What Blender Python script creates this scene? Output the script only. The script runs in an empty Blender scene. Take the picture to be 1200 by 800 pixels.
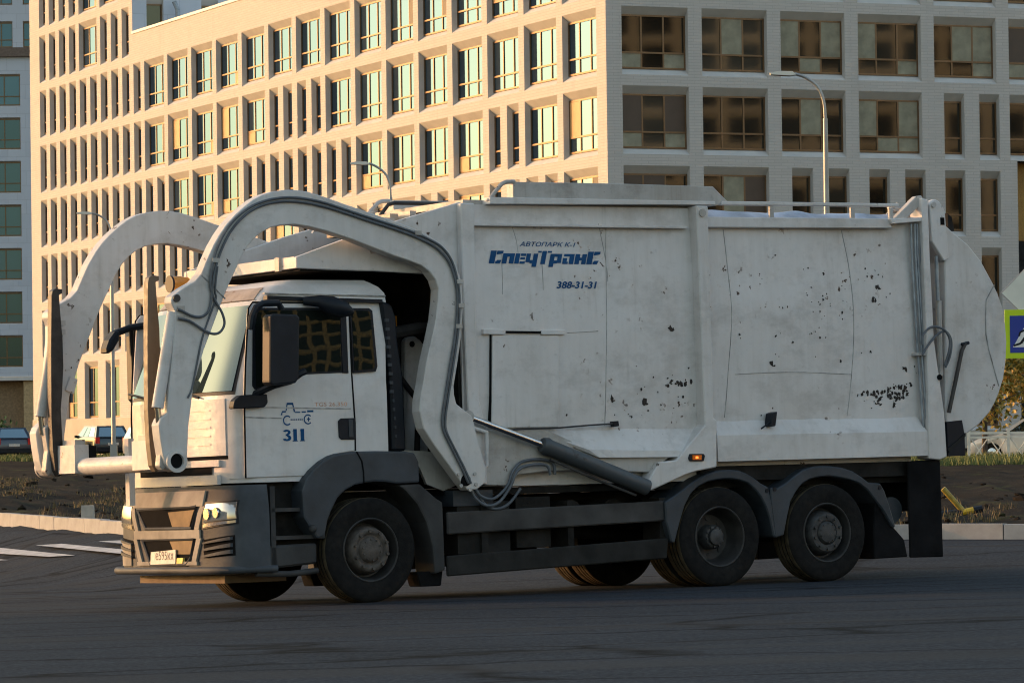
import bpy, bmesh, math, random
from mathutils import Vector, Matrix, noise

random.seed(7)
R = math.radians
scene = bpy.context.scene
COL = scene.collection

# ------------------------------------------------------------------ camera
cam_d = bpy.data.cameras.new('camera')
cam_d.sensor_width = 36.0
cam_d.lens = 138.0
cam_d.clip_start = 0.5
cam_d.clip_end = 9000
cam_d.dof.use_dof = True
cam_d.dof.focus_distance = 38.0
cam_d.dof.aperture_fstop = 32.0
cam = bpy.data.objects.new('camera', cam_d)
COL.objects.link(cam)
cam.matrix_world = Matrix(((0.999909, 0.0134996, 0.0, 0.0),
                           (0.000308, -0.0228181, -0.99974, 0.0),
                           (-0.0134961, 0.9996485, -0.02282, 1.62),
                           (0, 0, 0, 1)))
scene.camera = cam

# ------------------------------------------------------------------ sky, sun, exposure
SUN_AZ = R(-20)      # direction the light travels, measured from +X
SUN_EL = R(8)
world = bpy.data.worlds.new('World')
scene.world = world
world.use_nodes = True
wn = world.node_tree.nodes
bg = wn['Background']
sky = wn.new('ShaderNodeTexSky')
sky.sky_type = 'NISHITA'
sky.sun_disc = False
sky.sun_elevation = SUN_EL
sky.sun_rotation = R(290)
sky.air_density = 1.0
sky.dust_density = 2.2
sky.ozone_density = 0.4
world.node_tree.links.new(sky.outputs['Color'], bg.inputs['Color'])
bg.inputs['Strength'].default_value = 0.15

sun_d = bpy.data.lights.new('sun', 'SUN')
sun_d.energy = 0.95
sun_d.angle = R(0.5)
sun_d.color = (1.0, 0.475, 0.24)
sun = bpy.data.objects.new('sun', sun_d)
COL.objects.link(sun)
sdir = Vector((math.cos(SUN_EL) * math.cos(SUN_AZ), math.cos(SUN_EL) * math.sin(SUN_AZ), -math.sin(SUN_EL)))
sun.rotation_euler = sdir.to_track_quat('-Z', 'Y').to_euler()
sun.location = (-60, 20, 30)

scene.view_settings.view_transform = 'Standard'
scene.view_settings.look = 'None'
scene.view_settings.gamma = 1.0
scene.view_settings.exposure = 1.45
scene.view_settings.use_curve_mapping = False
scene.render.engine = 'CYCLES'
scene.cycles.max_bounces = 6
scene.cycles.filter_width = 1.1

# ------------------------------------------------------------------ materials
class NT:
    def __init__(self, name):
        self.m = bpy.data.materials.new(name)
        self.m.use_nodes = True
        self.t = self.m.node_tree
        self.b = self.t.nodes['Principled BSDF']
    def n(self, kind, **kw):
        nd = self.t.nodes.new(kind)
        for k, v in kw.items():
            if k in nd.inputs: nd.inputs[k].default_value = v
            else: setattr(nd, k, v)
        return nd
    def l(self, a, b): self.t.links.new(a, b)
    def noise(self, vec, scale, detail=4, rough=.55):
        nd = self.n('ShaderNodeTexNoise'); nd.inputs['Scale'].default_value = scale
        nd.inputs['Detail'].default_value = detail; nd.inputs['Roughness'].default_value = rough
        if vec is not None: self.l(vec, nd.inputs['Vector'])
        return nd.outputs['Fac']
    def ramp(self, fac, stops):
        nd = self.n('ShaderNodeValToRGB')
        cr = nd.color_ramp
        while len(cr.elements) > 1: cr.elements.remove(cr.elements[-1])
        cr.elements[0].position = stops[0][0]; cr.elements[0].color = (*stops[0][1], 1)
        for p, c in stops[1:]:
            e = cr.elements.new(p); e.color = (*c, 1)
        self.l(fac, nd.inputs['Fac'])
        return nd.outputs['Color']
    def mix(self, fac, a, b, mode='MIX'):
        nd = self.n('ShaderNodeMix'); nd.data_type = 'RGBA'; nd.blend_type = mode
        if isinstance(fac, (int, float)): nd.inputs['Factor'].default_value = fac
        else: self.l(fac, nd.inputs['Factor'])
        for i, v in ((6, a), (7, b)):
            if isinstance(v, tuple): nd.inputs[i].default_value = (*v, 1)
            else: self.l(v, nd.inputs[i])
        return nd.outputs[2]
    def math(self, op, a, b=0.0):
        nd = self.n('ShaderNodeMath'); nd.operation = op
        for i, v in ((0, a), (1, b)):
            if isinstance(v, (int, float)): nd.inputs[i].default_value = v
            else: self.l(v, nd.inputs[i])
        return nd.outputs[0]
    def coord(self, scale=None, kind='Object'):
        tc = self.n('ShaderNodeTexCoord'); o = tc.outputs[kind]
        if scale:
            mp = self.n('ShaderNodeMapping'); mp.inputs['Scale'].default_value = scale
            self.l(o, mp.inputs['Vector']); o = mp.outputs['Vector']
        return o
    def bump(self, h, strength=.3, dist=.01):
        nd = self.n('ShaderNodeBump'); nd.inputs['Strength'].default_value = strength
        nd.inputs['Distance'].default_value = dist
        self.l(h, nd.inputs['Height']); self.l(nd.outputs['Normal'], self.b.inputs['Normal'])
    def base(self, c):
        if isinstance(c, tuple): self.b.inputs['Base Color'].default_value = (*c, 1)
        else: self.l(c, self.b.inputs['Base Color'])
    def set(self, **kw):
        for k, v in kw.items():
            k = k.replace('_', ' ')
            self.b.inputs[k].default_value = v
        return self

K3 = (0, 0, 0); W3 = (1, 1, 1)

def simple(name, c, rough=.5, metal=0., var=.25, scale=6., bump=0., spec=.5):
    m = NT(name); co = m.coord()
    n1 = m.noise(co, scale)
    d = tuple(v * (1 - var) for v in c); e = tuple(min(1, v * (1 + var)) for v in c)
    m.base(m.ramp(n1, [(.3, d), (.7, e)]))
    m.set(Roughness=rough, Metallic=metal, Specular_IOR_Level=spec)
    if bump: m.bump(m.noise(co, scale * 8), bump, .01)
    return m.m

def paint(name, c, chips=.5, grime=.5, rust=(.05, .025, .015), rough=.42):
    m = NT(name); co = m.coord()
    big = m.noise(co, .9, 5, .6)
    streak = m.noise(m.coord((7, 7, .55)), 1.6, 6, .65)
    fine = m.noise(co, 14, 6, .65)
    dirty = tuple(v * f for v, f in zip(c, (.70, .66, .61)))
    col = m.mix(m.ramp(m.math('MULTIPLY', big, m.math('ADD', streak, .45)), [(.30, K3), (.75, tuple([grime] * 3))]), c, dirty)
    col = m.mix(m.ramp(streak, [(.60, K3), (.82, tuple([grime * .5] * 3))]), col, tuple(v * .55 for v in dirty))
    smear = m.noise(m.coord((1, 1, 1.6)), 1.5, 7, .72)
    col = m.mix(m.ramp(smear, [(.50, K3), (.72, tuple([grime * .8] * 3))]), col, tuple(v * .62 for v in dirty))
    # scuffs
    col = m.mix(m.ramp(fine, [(.60, K3), (.72, tuple([.35 * grime] * 3))]), col, tuple(v * .6 for v in dirty))
    # flaked paint
    mask = m.noise(co, 1.15, 3, .6)
    spot = m.noise(co, 11, 3, .6)
    chip = m.math('MULTIPLY', m.ramp(mask, [(.52, K3), (.60, W3)]), m.ramp(spot, [(.680 - .03 * chips, K3), (.692 - .03 * chips, W3)]))
    if chips > 0:
        halo = m.math('MULTIPLY', m.ramp(mask, [(.48, K3), (.66, (.6, .6, .6))]), m.ramp(spot, [(.60, K3), (.70, W3)]))
        col = m.mix(halo, col, tuple(v * f for v, f in zip(c, (.62, .50, .40))))
        col = m.mix(chip, col, rust)
    m.base(col)
    m.set(Metallic=0.)
    m.l(m.ramp(fine, [(.3, (rough, ) * 3), (.8, (rough + .25, ) * 3)]), m.b.inputs['Roughness'])
    m.bump(m.math('ADD', m.math('MULTIPLY', m.noise(co, 2.2, 3), 2.2), m.math('MULTIPLY', fine, .12)), .35, .02)
    return m.m

def glass(name, tint=(.02, .025, .03), refl=.35, rc=(.9, .95, 1.0), rough=.02, var=0., wob=.0, curve=None):
    m = NT(name)
    t = m.t
    diff = m.n('ShaderNodeBsdfDiffuse')
    if var:
        oi = m.n('ShaderNodeObjectInfo')
        m.l(m.ramp(oi.outputs['Random'], [(0, tint), (.45, tuple(v * 1.8 for v in tint)), (.7, tuple(v * 4 for v in tint)), (1, tuple(v * 7 for v in tint))]), diff.inputs['Color'])
    else:
        diff.inputs['Color'].default_value = (*tint, 1)
    gl = m.n('ShaderNodeBsdfGlossy'); gl.inputs['Color'].default_value = (*rc, 1); gl.inputs['Roughness'].default_value = rough
    fr = m.n('ShaderNodeFresnel'); fr.inputs['IOR'].default_value = 1.6
    fac = m.math('MINIMUM', m.math('ADD', m.math('MULTIPLY', fr.outputs[0], 1.3), refl), .95)
    if wob:
        bp = m.n('ShaderNodeBump'); bp.inputs['Strength'].default_value = wob; bp.inputs['Distance'].default_value = .05
        m.l(m.noise(m.coord(), 1.1, 2), bp.inputs['Height'])
        m.l(bp.outputs['Normal'], gl.inputs['Normal'])
    if curve:      # gently convex pane: the normal fans out from the middle
        xc_, zc_, kx, kz = curve
        sp = m.n('ShaderNodeSeparateXYZ'); m.l(m.coord(), sp.inputs[0])
        cb = m.n('ShaderNodeCombineXYZ')
        m.l(m.math('MULTIPLY', m.math('SUBTRACT', sp.outputs[0], xc_), kx), cb.inputs[0]); m.l(m.math('MULTIPLY', m.math('SUBTRACT', sp.outputs[2], zc_), kz), cb.inputs[2])
        vt = m.n('ShaderNodeVectorTransform'); vt.vector_type = 'VECTOR'; vt.convert_from = 'OBJECT'; vt.convert_to = 'WORLD'; m.l(cb.outputs[0], vt.inputs[0])
        ge = m.n('ShaderNodeNewGeometry')
        va = m.n('ShaderNodeVectorMath'); va.operation = 'ADD'; m.l(ge.outputs['Normal'], va.inputs[0]); m.l(vt.outputs[0], va.inputs[1])
        wz = m.n('ShaderNodeTexNoise'); wz.inputs['Scale'].default_value = 3.0; wz.inputs['Detail'].default_value = 1.0; m.l(m.coord(), wz.inputs['Vector'])
        ws_ = m.n('ShaderNodeVectorMath'); ws_.operation = 'SUBTRACT'; m.l(wz.outputs['Color'], ws_.inputs[0]); ws_.inputs[1].default_value = (.5, .5, .5)
        wm_ = m.n('ShaderNodeVectorMath'); wm_.operation = 'SCALE'; m.l(ws_.outputs[0], wm_.inputs[0]); wm_.inputs['Scale'].default_value = .03
        wa_ = m.n('ShaderNodeVectorMath'); wa_.operation = 'ADD'; m.l(va.outputs[0], wa_.inputs[0]); m.l(wm_.outputs[0], wa_.inputs[1]); va = wa_
        vn_ = m.n('ShaderNodeVectorMath'); vn_.operation = 'NORMALIZE'; m.l(va.outputs[0], vn_.inputs[0])
        m.l(vn_.outputs[0], gl.inputs['Normal'])
    ms = m.n('ShaderNodeMixShader')
    m.l(fac, ms.inputs[0]); m.l(diff.outputs[0], ms.inputs[1]); m.l(gl.outputs[0], ms.inputs[2])
    m.l(ms.outputs[0], t.nodes['Material Output'].inputs['Surface'])
    return m.m

def facade_mat(name, c, mortar, tw, th, uaxis):
    """glazed cladding tiles in courses; uaxis = horizontal direction of the facade"""
    m = NT(name); co = m.coord()
    sep = m.n('ShaderNodeSeparateXYZ'); m.l(co, sep.inputs[0])
    cmb = m.n('ShaderNodeCombineXYZ')
    m.l(m.math('ADD', sep.outputs[0], m.math('MULTIPLY', sep.outputs[1], 1.0)), cmb.inputs[0]); m.l(sep.outputs[2], cmb.inputs[1])
    br = m.n('ShaderNodeTexBrick'); m.l(cmb.outputs[0], br.inputs['Vector'])
    br.offset = 0.5
    br.inputs['Scale'].default_value = 1.0
    br.inputs['Brick Width'].default_value = tw; br.inputs['Row Height'].default_value = th
    br.inputs['Mortar Size'].default_value = .014; br.inputs['Mortar Smooth'].default_value = .3
    br.inputs['Color1'].default_value = (*c, 1); br.inputs['Color2'].default_value = (*[v * .93 for v in c], 1)
    br.inputs['Mortar'].default_value = (*mortar, 1)
    big = m.noise(co, .35, 4)
    stain = m.noise(m.coord((1, 1, .12)), 1.2, 5, .6)
    col = m.mix(m.ramp(big, [(.35, K3), (.75, (.16, ) * 3)]), br.outputs['Color'], tuple(v * .7 for v in c))
    col = m.mix(m.ramp(stain, [(.56, K3), (.75, (.22, ) * 3)]), col, tuple(v * .55 for v in c))
    m.base(col); m.set(Roughness=.85, Specular_IOR_Level=.12)
    m.bump(m.math('MULTIPLY', br.outputs['Fac'], -1.0), .4, .012)
    return m.m

M = {}
M['white'] = paint('truck_white_paint', (.69, .665, .655), .55, .6)
M['cabwhite'] = paint('cab_white_paint', (.68, .665, .66), .0, .45, rough=.3)
M['armwhite'] = paint('arm_white_paint', (.66, .64, .63), 1.1, .7)
M['dirtywhite'] = paint('grimy_white_paint', (.50, .485, .47), 1.2, 1.0)
M['forkbrown'] = paint('worn_fork_paint', (.17, .125, .085), 1.1, 1.0, (.02, .015, .012))
M['forkblack'] = simple('worn_black_steel', (.035, .03, .028), .5, .2, .5, 8, .3)
M['plastic'] = simple('grey_bumper_plastic', (.030, .038, .048), .55, 0, .35, 3.5, .15)
M['dustplastic'] = simple('dusty_grey_plastic', (.045, .045, .046), .7, 0, .35, 3, .15, .25)
M['bumper'] = simple('dust_coated_bumper', (.055, .062, .072), .65, 0, .4, 2.5, .2, .3)  # dark plastic tone, deepened with the shade of the near corner
M['grille'] = simple('dusty_sunlit_grille_plastic', (.34, .305, .26), .75, 0, .3, 3, .2, .2)  # light dusty plastic, sunlight on the front put into the colour
M['black'] = simple('black_plastic', (.008, .011, .017), .5, 0, .3, 5, spec=.25)
M['flap'] = simple('black_rubber_flap', (.010, .010, .011), .9, 0, .4, 4, .2, .08)
M['dark'] = simple('oily_dark_steel', (.018, .017, .016), .8, 0, .5, 5, .3, .15)
M['chassis'] = simple('dirty_chassis_steel', (.024, .022, .021), .85, 0, .5, 4, .3, .12)
M['rail'] = simple('dusty_side_guard', (.060, .057, .056), .8, 0, .4, 2.5, .2, .2)
M['rail2'] = simple('muddy_side_guard', (.026, .025, .024), .85, 0, .5, 2.5, .3, .12)
rb = NT('tyre_rubber'); co = rb.coord()
rb.base(rb.mix(rb.ramp(rb.noise(co, 4.5, 5, .65), [(.5, K3), (.72, (.7, ) * 3)]), rb.ramp(rb.noise(co, 14, 4), [(.3, (.010, .010, .0105)), (.7, (.018, .017, .0165))]), (.027, .025, .023)))
rb.set(Roughness=.9, Specular_IOR_Level=.1); rb.bump(rb.noise(co, 22, 4), .5, .012)
M['rubber'] = rb.m
M['rim'] = simple('dusty_rim_steel', (.035, .033, .032), .6, .3, .4, 7, .2)
M['hub'] = simple('rusty_hub_steel', (.095, .080, .070), .7, .1, .4, 12, .3, .3)
M['hubdark'] = simple('grey_hub_steel', (.055, .055, .056), .6, .3, .4, 12, .3)
M['chrome'] = simple('chrome_rod', (.6, .58, .55), .18, 1, .1, 6)
M['barrel'] = paint('cylinder_grey_paint', (.06, .07, .08), .9, .5, (.012, .01, .01))
M['hose'] = simple('hydraulic_hose', (.09, .10, .115), .5, 0, .3, 8)
M['hosesteel'] = simple('hydraulic_pipe', (.25, .28, .32), .4, .3, .3, 8)
M['seam'] = simple('dark_weld_seam', (.36, .35, .34), .7, 0, .5, 9)
M['gap'] = simple('dark_gap', (.010, .010, .011), .9, spec=.05)
M['cabglass'] = glass('cab_window_glass', (.012, .016, .014), .0, (.20, .215, .13), .01, curve=(-.5, 2.45, .10, .13))
M['windshield'] = glass('windshield_glass', (.03, .045, .045), .10, (.46, .58, .60), .01)
M['lens'] = glass('headlight_lens', (.16, .17, .18), .20, (1, 1, 1), .08)
M['reflector'] = simple('headlight_reflector', (.6, .6, .62), .15, .9, .3, 12)
M['blue'] = simple('blue_lettering', (.002, .065, .19), .6, 0, .15, 6, spec=.2)
M['orange'] = simple('amber_marker_lens', (.8, .16, .01), .25)
M['badge'] = simple('badge_letters', (.55, .32, .22), .4, .3)
M['tarp'] = simple('pale_blue_sheet', (.36, .42, .52), .6, 0, .3, 4, .6)
M['plate'] = simple('number_plate_white', (.62, .60, .56), .5, 0, .15, 20)
M['plateink'] = simple('number_plate_ink', (.12, .10, .09), .6)
M['fog'] = simple('yellow_fog_lamp', (.85, .60, .15), .25)
M['rustpatch'] = paint('rusty_roof_paint', (.46, .38, .32), 1.2, 1.0, (.16, .07, .03))
M['lampamber'] = simple('amber_beacon', (.7, .28, .04), .25)
m_ = NT('lit_marker'); m_.base((.9, .18, .02)); m_.b.inputs['Emission Color'].default_value = (1, .22, .03, 1); m_.b.inputs['Emission Strength'].default_value = .9
M['litorange'] = m_.m

# ------------------------------------------------------------------ helpers
def mesh_obj(name, bm, mat, parent=None, smooth=None, tri=False):
    me = bpy.data.meshes.new(name)
    bmesh.ops.recalc_face_normals(bm, faces=bm.faces[:])
    bm.to_mesh(me); bm.free()
    if mat is not None:
        for mm in (mat if isinstance(mat, (list, tuple)) else [mat]): me.materials.append(mm)
    if smooth is not None:
        me.polygons.foreach_set('use_smooth', [True] * len(me.polygons))
        try: me.set_sharp_from_angle(angle=R(smooth))
        except Exception: pass
    o = bpy.data.objects.new(name, me)
    COL.objects.link(o)
    if parent is not None: o.parent = parent
    return o

def link(name, me, parent=None):
    o = bpy.data.objects.new(name, me); COL.objects.link(o)
    if parent is not None: o.parent = parent
    return o

def tag(o, label=None, cat=None, group=None, kind=None):
    if label: o['label'] = label
    if cat: o['category'] = cat
    if group: o['group'] = group
    if kind: o['kind'] = kind
    return o

def thing(name, label, cat, loc=(0, 0, 0), rz=0, group=None):
    o = bpy.data.objects.new(name, None); o.empty_display_size = .2
    COL.objects.link(o); o.location = loc; o.rotation_euler = (0, 0, rz)
    return tag(o, label, cat, group)

def copy_tree(o, parent=None):
    c = o.copy(); COL.objects.link(c)
    if parent is not None: c.parent = parent
    for ch in o.children: copy_tree(ch, c)
    return c

def bev(bm, w, seg=1, ang=30):
    if not w: return
    es = [e for e in bm.edges if len(e.link_faces) == 2 and e.calc_face_angle(0) > R(ang)]
    if es: bmesh.ops.bevel(bm, geom=es, offset=w, segments=seg, profile=.6, affect='EDGES', clamp_overlap=True)

def add_box(bm, x0, x1, y0, y1, z0, z1):
    x0, x1 = min(x0, x1), max(x0, x1); y0, y1 = min(y0, y1), max(y0, y1); z0, z1 = min(z0, z1), max(z0, z1)
    v = [bm.verts.new((x, y, z)) for x in (x0, x1) for y in (y0, y1) for z in (z0, z1)]
    for f in ((0, 1, 3, 2), (4, 6, 7, 5), (0, 4, 5, 1), (2, 3, 7, 6), (0, 2, 6, 4), (1, 5, 7, 3)):
        bm.faces.new([v[i] for i in f])

def box(name, x0, x1, y0, y1, z0, z1, mat, parent=None, b=0.):
    bm = bmesh.new(); add_box(bm, x0, x1, y0, y1, z0, z1); bev(bm, b)
    return mesh_obj(name, bm, mat, parent)

def add_prism(bm, pts, y0, y1):
    """outline in the x-z plane, extruded along y"""
    a = [bm.verts.new((x, y0, z)) for x, z in pts]
    b = [bm.verts.new((x, y1, z)) for x, z in pts]
    bm.faces.new(a); bm.faces.new(b[::-1])
    n = len(pts)
    for i in range(n):
        bm.faces.new((a[i], b[i], b[(i + 1) % n], a[(i + 1) % n]))

def prism(name, pts, y0, y1, mat, parent=None, b=0., seg=1, smooth=None):
    bm = bmesh.new(); add_prism(bm, pts, y0, y1); bmesh.ops.recalc_face_normals(bm, faces=bm.faces[:]); bev(bm, b, seg)
    return mesh_obj(name, bm, mat, parent, smooth)

def catmull(pts, n=6, closed=False):
    out = []
    N = len(pts)
    rng = range(N if closed else N - 1)
    for i in rng:
        g = lambda j: Vector(pts[j % N] if closed else pts[max(0, min(N - 1, j))])
        p0, p1, p2, p3 = g(i - 1), g(i), g(i + 1), g(i + 2)
        for k in range(n):
            t = k / n
            out.append(tuple(.5 * ((2 * p1) + (p2 - p0) * t + (2 * p0 - 5 * p1 + 4 * p2 - p3) * t * t + (3 * p1 - p0 - 3 * p2 + p3) * t ** 3)))
    if not closed: out.append(tuple(pts[-1]))
    return out

def add_tube(bm, path, r, seg=8, caps=True):
    path = [Vector(p) for p in path]
    rings = []
    prev = None
    for i, p in enumerate(path):
        t = (path[min(i + 1, len(path) - 1)] - path[max(i - 1, 0)]).normalized()
        if prev is None:
            a = Vector((0, 0, 1)) if abs(t.z) < .9 else Vector((1, 0, 0))
            u = t.cross(a).normalized()
        else:
            u = (prev - t * prev.dot(t)).normalized()
        prev = u
        w = t.cross(u)
        rr = r[i] if isinstance(r, (list, tuple)) else r
        rings.append([bm.verts.new(p + (u * math.cos(2 * math.pi * k / seg) + w * math.sin(2 * math.pi * k / seg)) * rr) for k in range(seg)])
    for a, b in zip(rings, rings[1:]):
        for k in range(seg):
            bm.faces.new((a[k], a[(k + 1) % seg], b[(k + 1) % seg], b[k]))
    if caps:
        bm.faces.new(rings[0]); bm.faces.new(rings[-1][::-1])

def tube(name, path, r, mat, parent=None, seg=10, smooth=40):
    bm = bmesh.new(); add_tube(bm, path, r, seg)
    return mesh_obj(name, bm, mat, parent, smooth)

def add_lathe_y(bm, prof, seg=48, cx=0, cz=0):
    rings = []
    for r_, y in prof:
        rings.append([bm.verts.new((cx + r_ * math.cos(2 * math.pi * k / seg), y, cz + r_ * math.sin(2 * math.pi * k / seg))) for k in range(seg)])
    for a, b in zip(rings, rings[1:]):
        for k in range(seg):
            bm.faces.new((a[k], a[(k + 1) % seg], b[(k + 1) % seg], b[k]))
    return rings

def add_grid(bm, f, nu, nv):
    v = [[bm.verts.new(f(i / nu, j / nv)) for j in range(nv + 1)] for i in range(nu + 1)]
    for i in range(nu):
        for j in range(nv):
            bm.faces.new((v[i][j], v[i + 1][j], v[i + 1][j + 1], v[i][j + 1]))
    return v

def lerp_t(tab, z):
    if z <= tab[0][0]: return tab[0][1:]
    for a, b in zip(tab, tab[1:]):
        if z <= b[0]:
            k = (z - a[0]) / (b[0] - a[0]); return [p + (q - p) * k for p, q in zip(a[1:], b[1:])]
    return tab[-1][1:]

def smoothstep(a, b, x):
    t = max(0., min(1., (x - a) / (b - a))); return t * t * (3 - 2 * t)

# ------------------------------------------------------------------ ground, road, kerbs
OT = Vector((-2.02768, 38.10613, -.0044))          # ground point under the middle of the truck's front axle
KERB = [(-60, 205), (-16, 86.0), (-8.55, 65.3), (-5.77, 57.6), (-4.3, 53.6), (-2.6, 51.4), (0, 50.4), (5.36, 49.2), (6.3, 48.6), (12, 46.6), (60, 34)]
def kerb_y(x):
    for a, b in zip(KERB, KERB[1:]):
        if x <= b[0]:
            k = (x - a[0]) / (b[0] - a[0]); return a[1] + (b[1] - a[1]) * k
    return KERB[-1][1]
def road_z(x, y):
    zp = OT.z + .0168 * (x - OT.x) - .017 * (y - OT.y)
    zp = max(-.6, min(.5, zp))
    ky = kerb_y(x)
    return zp + (.2 - zp) * smoothstep(ky - 9.5, ky - .3, y)
def field_z(x, y):
    base = .36 + .26 * smoothstep(60, 185, y)
    d = y - kerb_y(x)
    amp = smoothstep(.1, 2.5, d) * (1 - .55 * smoothstep(70, 110, y))
    n = noise.fractal(Vector((x * .55, y * .16, 0)), 1., 2.1, 5) * .15 + noise.noise(Vector((x * .12, y * .05, 3))) * .10
    n += abs(noise.noise(Vector((x * 2.1, y * .55, 7)))) * .17
    return base + amp * n

asph = NT('asphalt'); co = asph.coord()
a1 = asph.noise(co, .35, 6, .6); a2 = asph.noise(asph.coord((.25, 1.4, 1)), 1.2, 6, .65); a3 = asph.noise(co, 26, 4, .7)
col = asph.ramp(a1, [(.3, (.014, .019, .027)), (.7, (.030, .037, .048))])
col = asph.mix(asph.ramp(a2, [(.45, K3), (.75, (.75, ) * 3)]), col, (.009, .012, .016))
col = asph.mix(asph.ramp(a3, [(.42, K3), (.72, (.75, ) * 3)]), col, (.075, .082, .095))
vor = asph.n('ShaderNodeTexVoronoi'); vor.feature = 'DISTANCE_TO_EDGE'; vor.inputs['Scale'].default_value = .55
wv = asph.n('ShaderNodeMapping'); wv.inputs['Scale'].default_value = (.5, 1.3, 1)
nz = asph.n('ShaderNodeTexNoise'); nz.inputs['Scale'].default_value = 1.5
asph.l(co, nz.inputs['Vector'])
asph.l(asph.mix(.35, co, nz.outputs['Color']), wv.inputs['Vector']); asph.l(wv.outputs[0], vor.inputs['Vector'])
col = asph.mix(asph.ramp(vor.outputs['Distance'], [(.0, W3), (.03, K3)]), col, (.006, .006, .007))
col = asph.mix(asph.ramp(asph.noise(asph.coord((.10, .9, 1)), .8, 4, .6), [(.5, K3), (.62, (.55, ) * 3)]), col, (.046, .046, .048))
asph.base(col); asph.set(Roughness=.9, Specular_IOR_Level=.05)
asph.bump(asph.math('ADD', a3, asph.math('MULTIPLY', a2, 1.5)), .5, .012)
M['asphalt'] = asph.m

dirt = NT('dug_earth'); co = dirt.coord()
d1 = dirt.noise(co, .5, 6, .65); d2 = dirt.noise(dirt.coord((1, .35, 1)), 3.0, 6, .7)
col = dirt.ramp(d1, [(.3, (.010, .008, .006)), (.55, (.022, .017, .013)), (.75, (.050, .039, .028))])
col = dirt.mix(dirt.ramp(d2, [(.5, K3), (.72, (.8, ) * 3)]), col, (.012, .010, .008))
col = dirt.mix(dirt.ramp(dirt.noise(co, .8, 3), [(.58, K3), (.70, (.55, ) * 3)]), col, (.055, .06, .022))
dirt.base(col); dirt.set(Roughness=.95, Specular_IOR_Level=.05)
dirt.bump(dirt.math('ADD', d2, d1), .9, .06)
M['dirt'] = dirt.m
M['farground'] = simple('far_ground', (.06, .052, .042), .95, 0, .4, .3, spec=.05)
conc = NT('kerb_concrete'); co = conc.coord()
conc.base(conc.mix(conc.ramp(conc.noise(co, 3, 6, .6), [(.4, K3), (.7, (.7, ) * 3)]), (.42, .415, .41), (.27, .265, .26)))
conc.set(Roughness=.9, Specular_IOR_Level=.15); conc.bump(conc.noise(co, 40, 4), .4, .006)
M['kerb'] = conc.m
M['paintline'] = simple('road_marking_white', (.36, .36, .37), .7, 0, .3, 3)

def build_ground():
    bm = bmesh.new()
    ys = [-40, -20, 0, 8, 14, 18, 22, 26, 30] + [32 + .75 * i for i in range(64)] + [82, 90, 110, 150, 210]
    xs = [-70, -45, -30, -22] + [-16 + 1.0 * i for i in range(33)] + [20, 28, 40, 70]
    vs = [[bm.verts.new((x, y, road_z(x, y))) for y in ys] for x in xs]
    for i in range(len(xs) - 1):
        for j in range(len(ys) - 1):
            if ys[j] > max(kerb_y(xs[i]), kerb_y(xs[i + 1])) + 1.2: continue
            bm.faces.new((vs[i][j], vs[i + 1][j], vs[i + 1][j + 1], vs[i][j + 1]))
    tag(mesh_obj('road', bm, M['asphalt'], smooth=60), 'grey asphalt road with cracks', None, kind='structure')
    # far ground sheet, well below road level near the camera
    bm = bmesh.new()
    xs = [-4000, -900, -300, -100, -40, 0, 40, 100, 300, 900, 4000]
    ys = [-3000, -300, 0, 60, 175, 198, 260, 400, 1000, 5000]
    zs = [-1.2, -1.2, -1.2, -.5, -.1, .56, .6, .6, .6, .6]
    vs = [[bm.verts.new((x, y, z)) for y, z in zip(ys, zs)] for x in xs]
    for i in range(len(xs) - 1):
        for j in range(len(ys) - 1): bm.faces.new((vs[i][j], vs[i + 1][j], vs[i + 1][j + 1], vs[i][j + 1]))
    tag(mesh_obj('ground', bm, M['farground']), 'flat ground reaching to the horizon', None, kind='structure')
    # bare earth between the road and the buildings
    bm = bmesh.new()
    xs = [-60, -45, -34, -26] + [-22 + .28 * i for i in range(160)] + [24, 30, 40, 60]
    ds = [.16, .3] + [.5 + .3 * i for i in range(60)] + [19 + 1.2 * i for i in range(40)] + [70 + 5 * i for i in range(22)]
    vs = []
    for x in xs:
        k = kerb_y(x); row = []
        for d in ds:
            y = k + d
            if y > 200: y = 200 + (d - 180 if d > 180 else 0) * .01 + d * .001
            row.append(bm.verts.new((x, y, field_z(x, y))))
        vs.append(row)
    for i in range(len(xs) - 1):
        for j in range(len(ds) - 1): bm.faces.new((vs[i][j], vs[i + 1][j], vs[i + 1][j + 1], vs[i][j + 1]))
    tag(mesh_obj('dirt_field', bm, M['dirt'], smooth=50), 'churned brown earth beyond the kerb', None, kind='structure')

build_ground()

# kerb stones: one stone each metre along the visible kerb line
kerb_root = tag(bpy.data.objects.new('kerb', None), 'concrete kerb between the asphalt and the bare earth', None, kind='structure')
COL.objects.link(kerb_root)
kb = bmesh.new(); add_box(kb, -.497, .497, -.075, .075, -.25, .0); bev(kb, .018, 2)
kme = bpy.data.meshes.new('kerb_stone'); bmesh.ops.recalc_face_normals(kb, faces=kb.faces[:]); kb.to_mesh(kme); kb.free(); kme.materials.append(M['kerb'])
dense = []
for a, b in zip(KERB, KERB[1:]):
    a = Vector(a); b = Vector(b); n = max(1, int((b - a).length / .05))
    for i in range(n): dense.append(a + (b - a) * i / n)
acc = 0; last = None; start = dense[0]; run = 0
for p, q in zip(dense, dense[1:]):
    run += (q - p).length
    if run >= 1.0:
        mid = (start + q) / 2; d = (q - start)
        if -20 < mid.x < 14:
            o = link('kerb_stone', kme, kerb_root)
            o.location = (mid.x, mid.y, .385 + random.uniform(-.008, .008))
            o.rotation_euler = (random.uniform(-.012, .012), random.uniform(-.006, .006), math.atan2(d.y, d.x) + random.uniform(-.006, .006))
        start = q; run = 0

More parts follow.
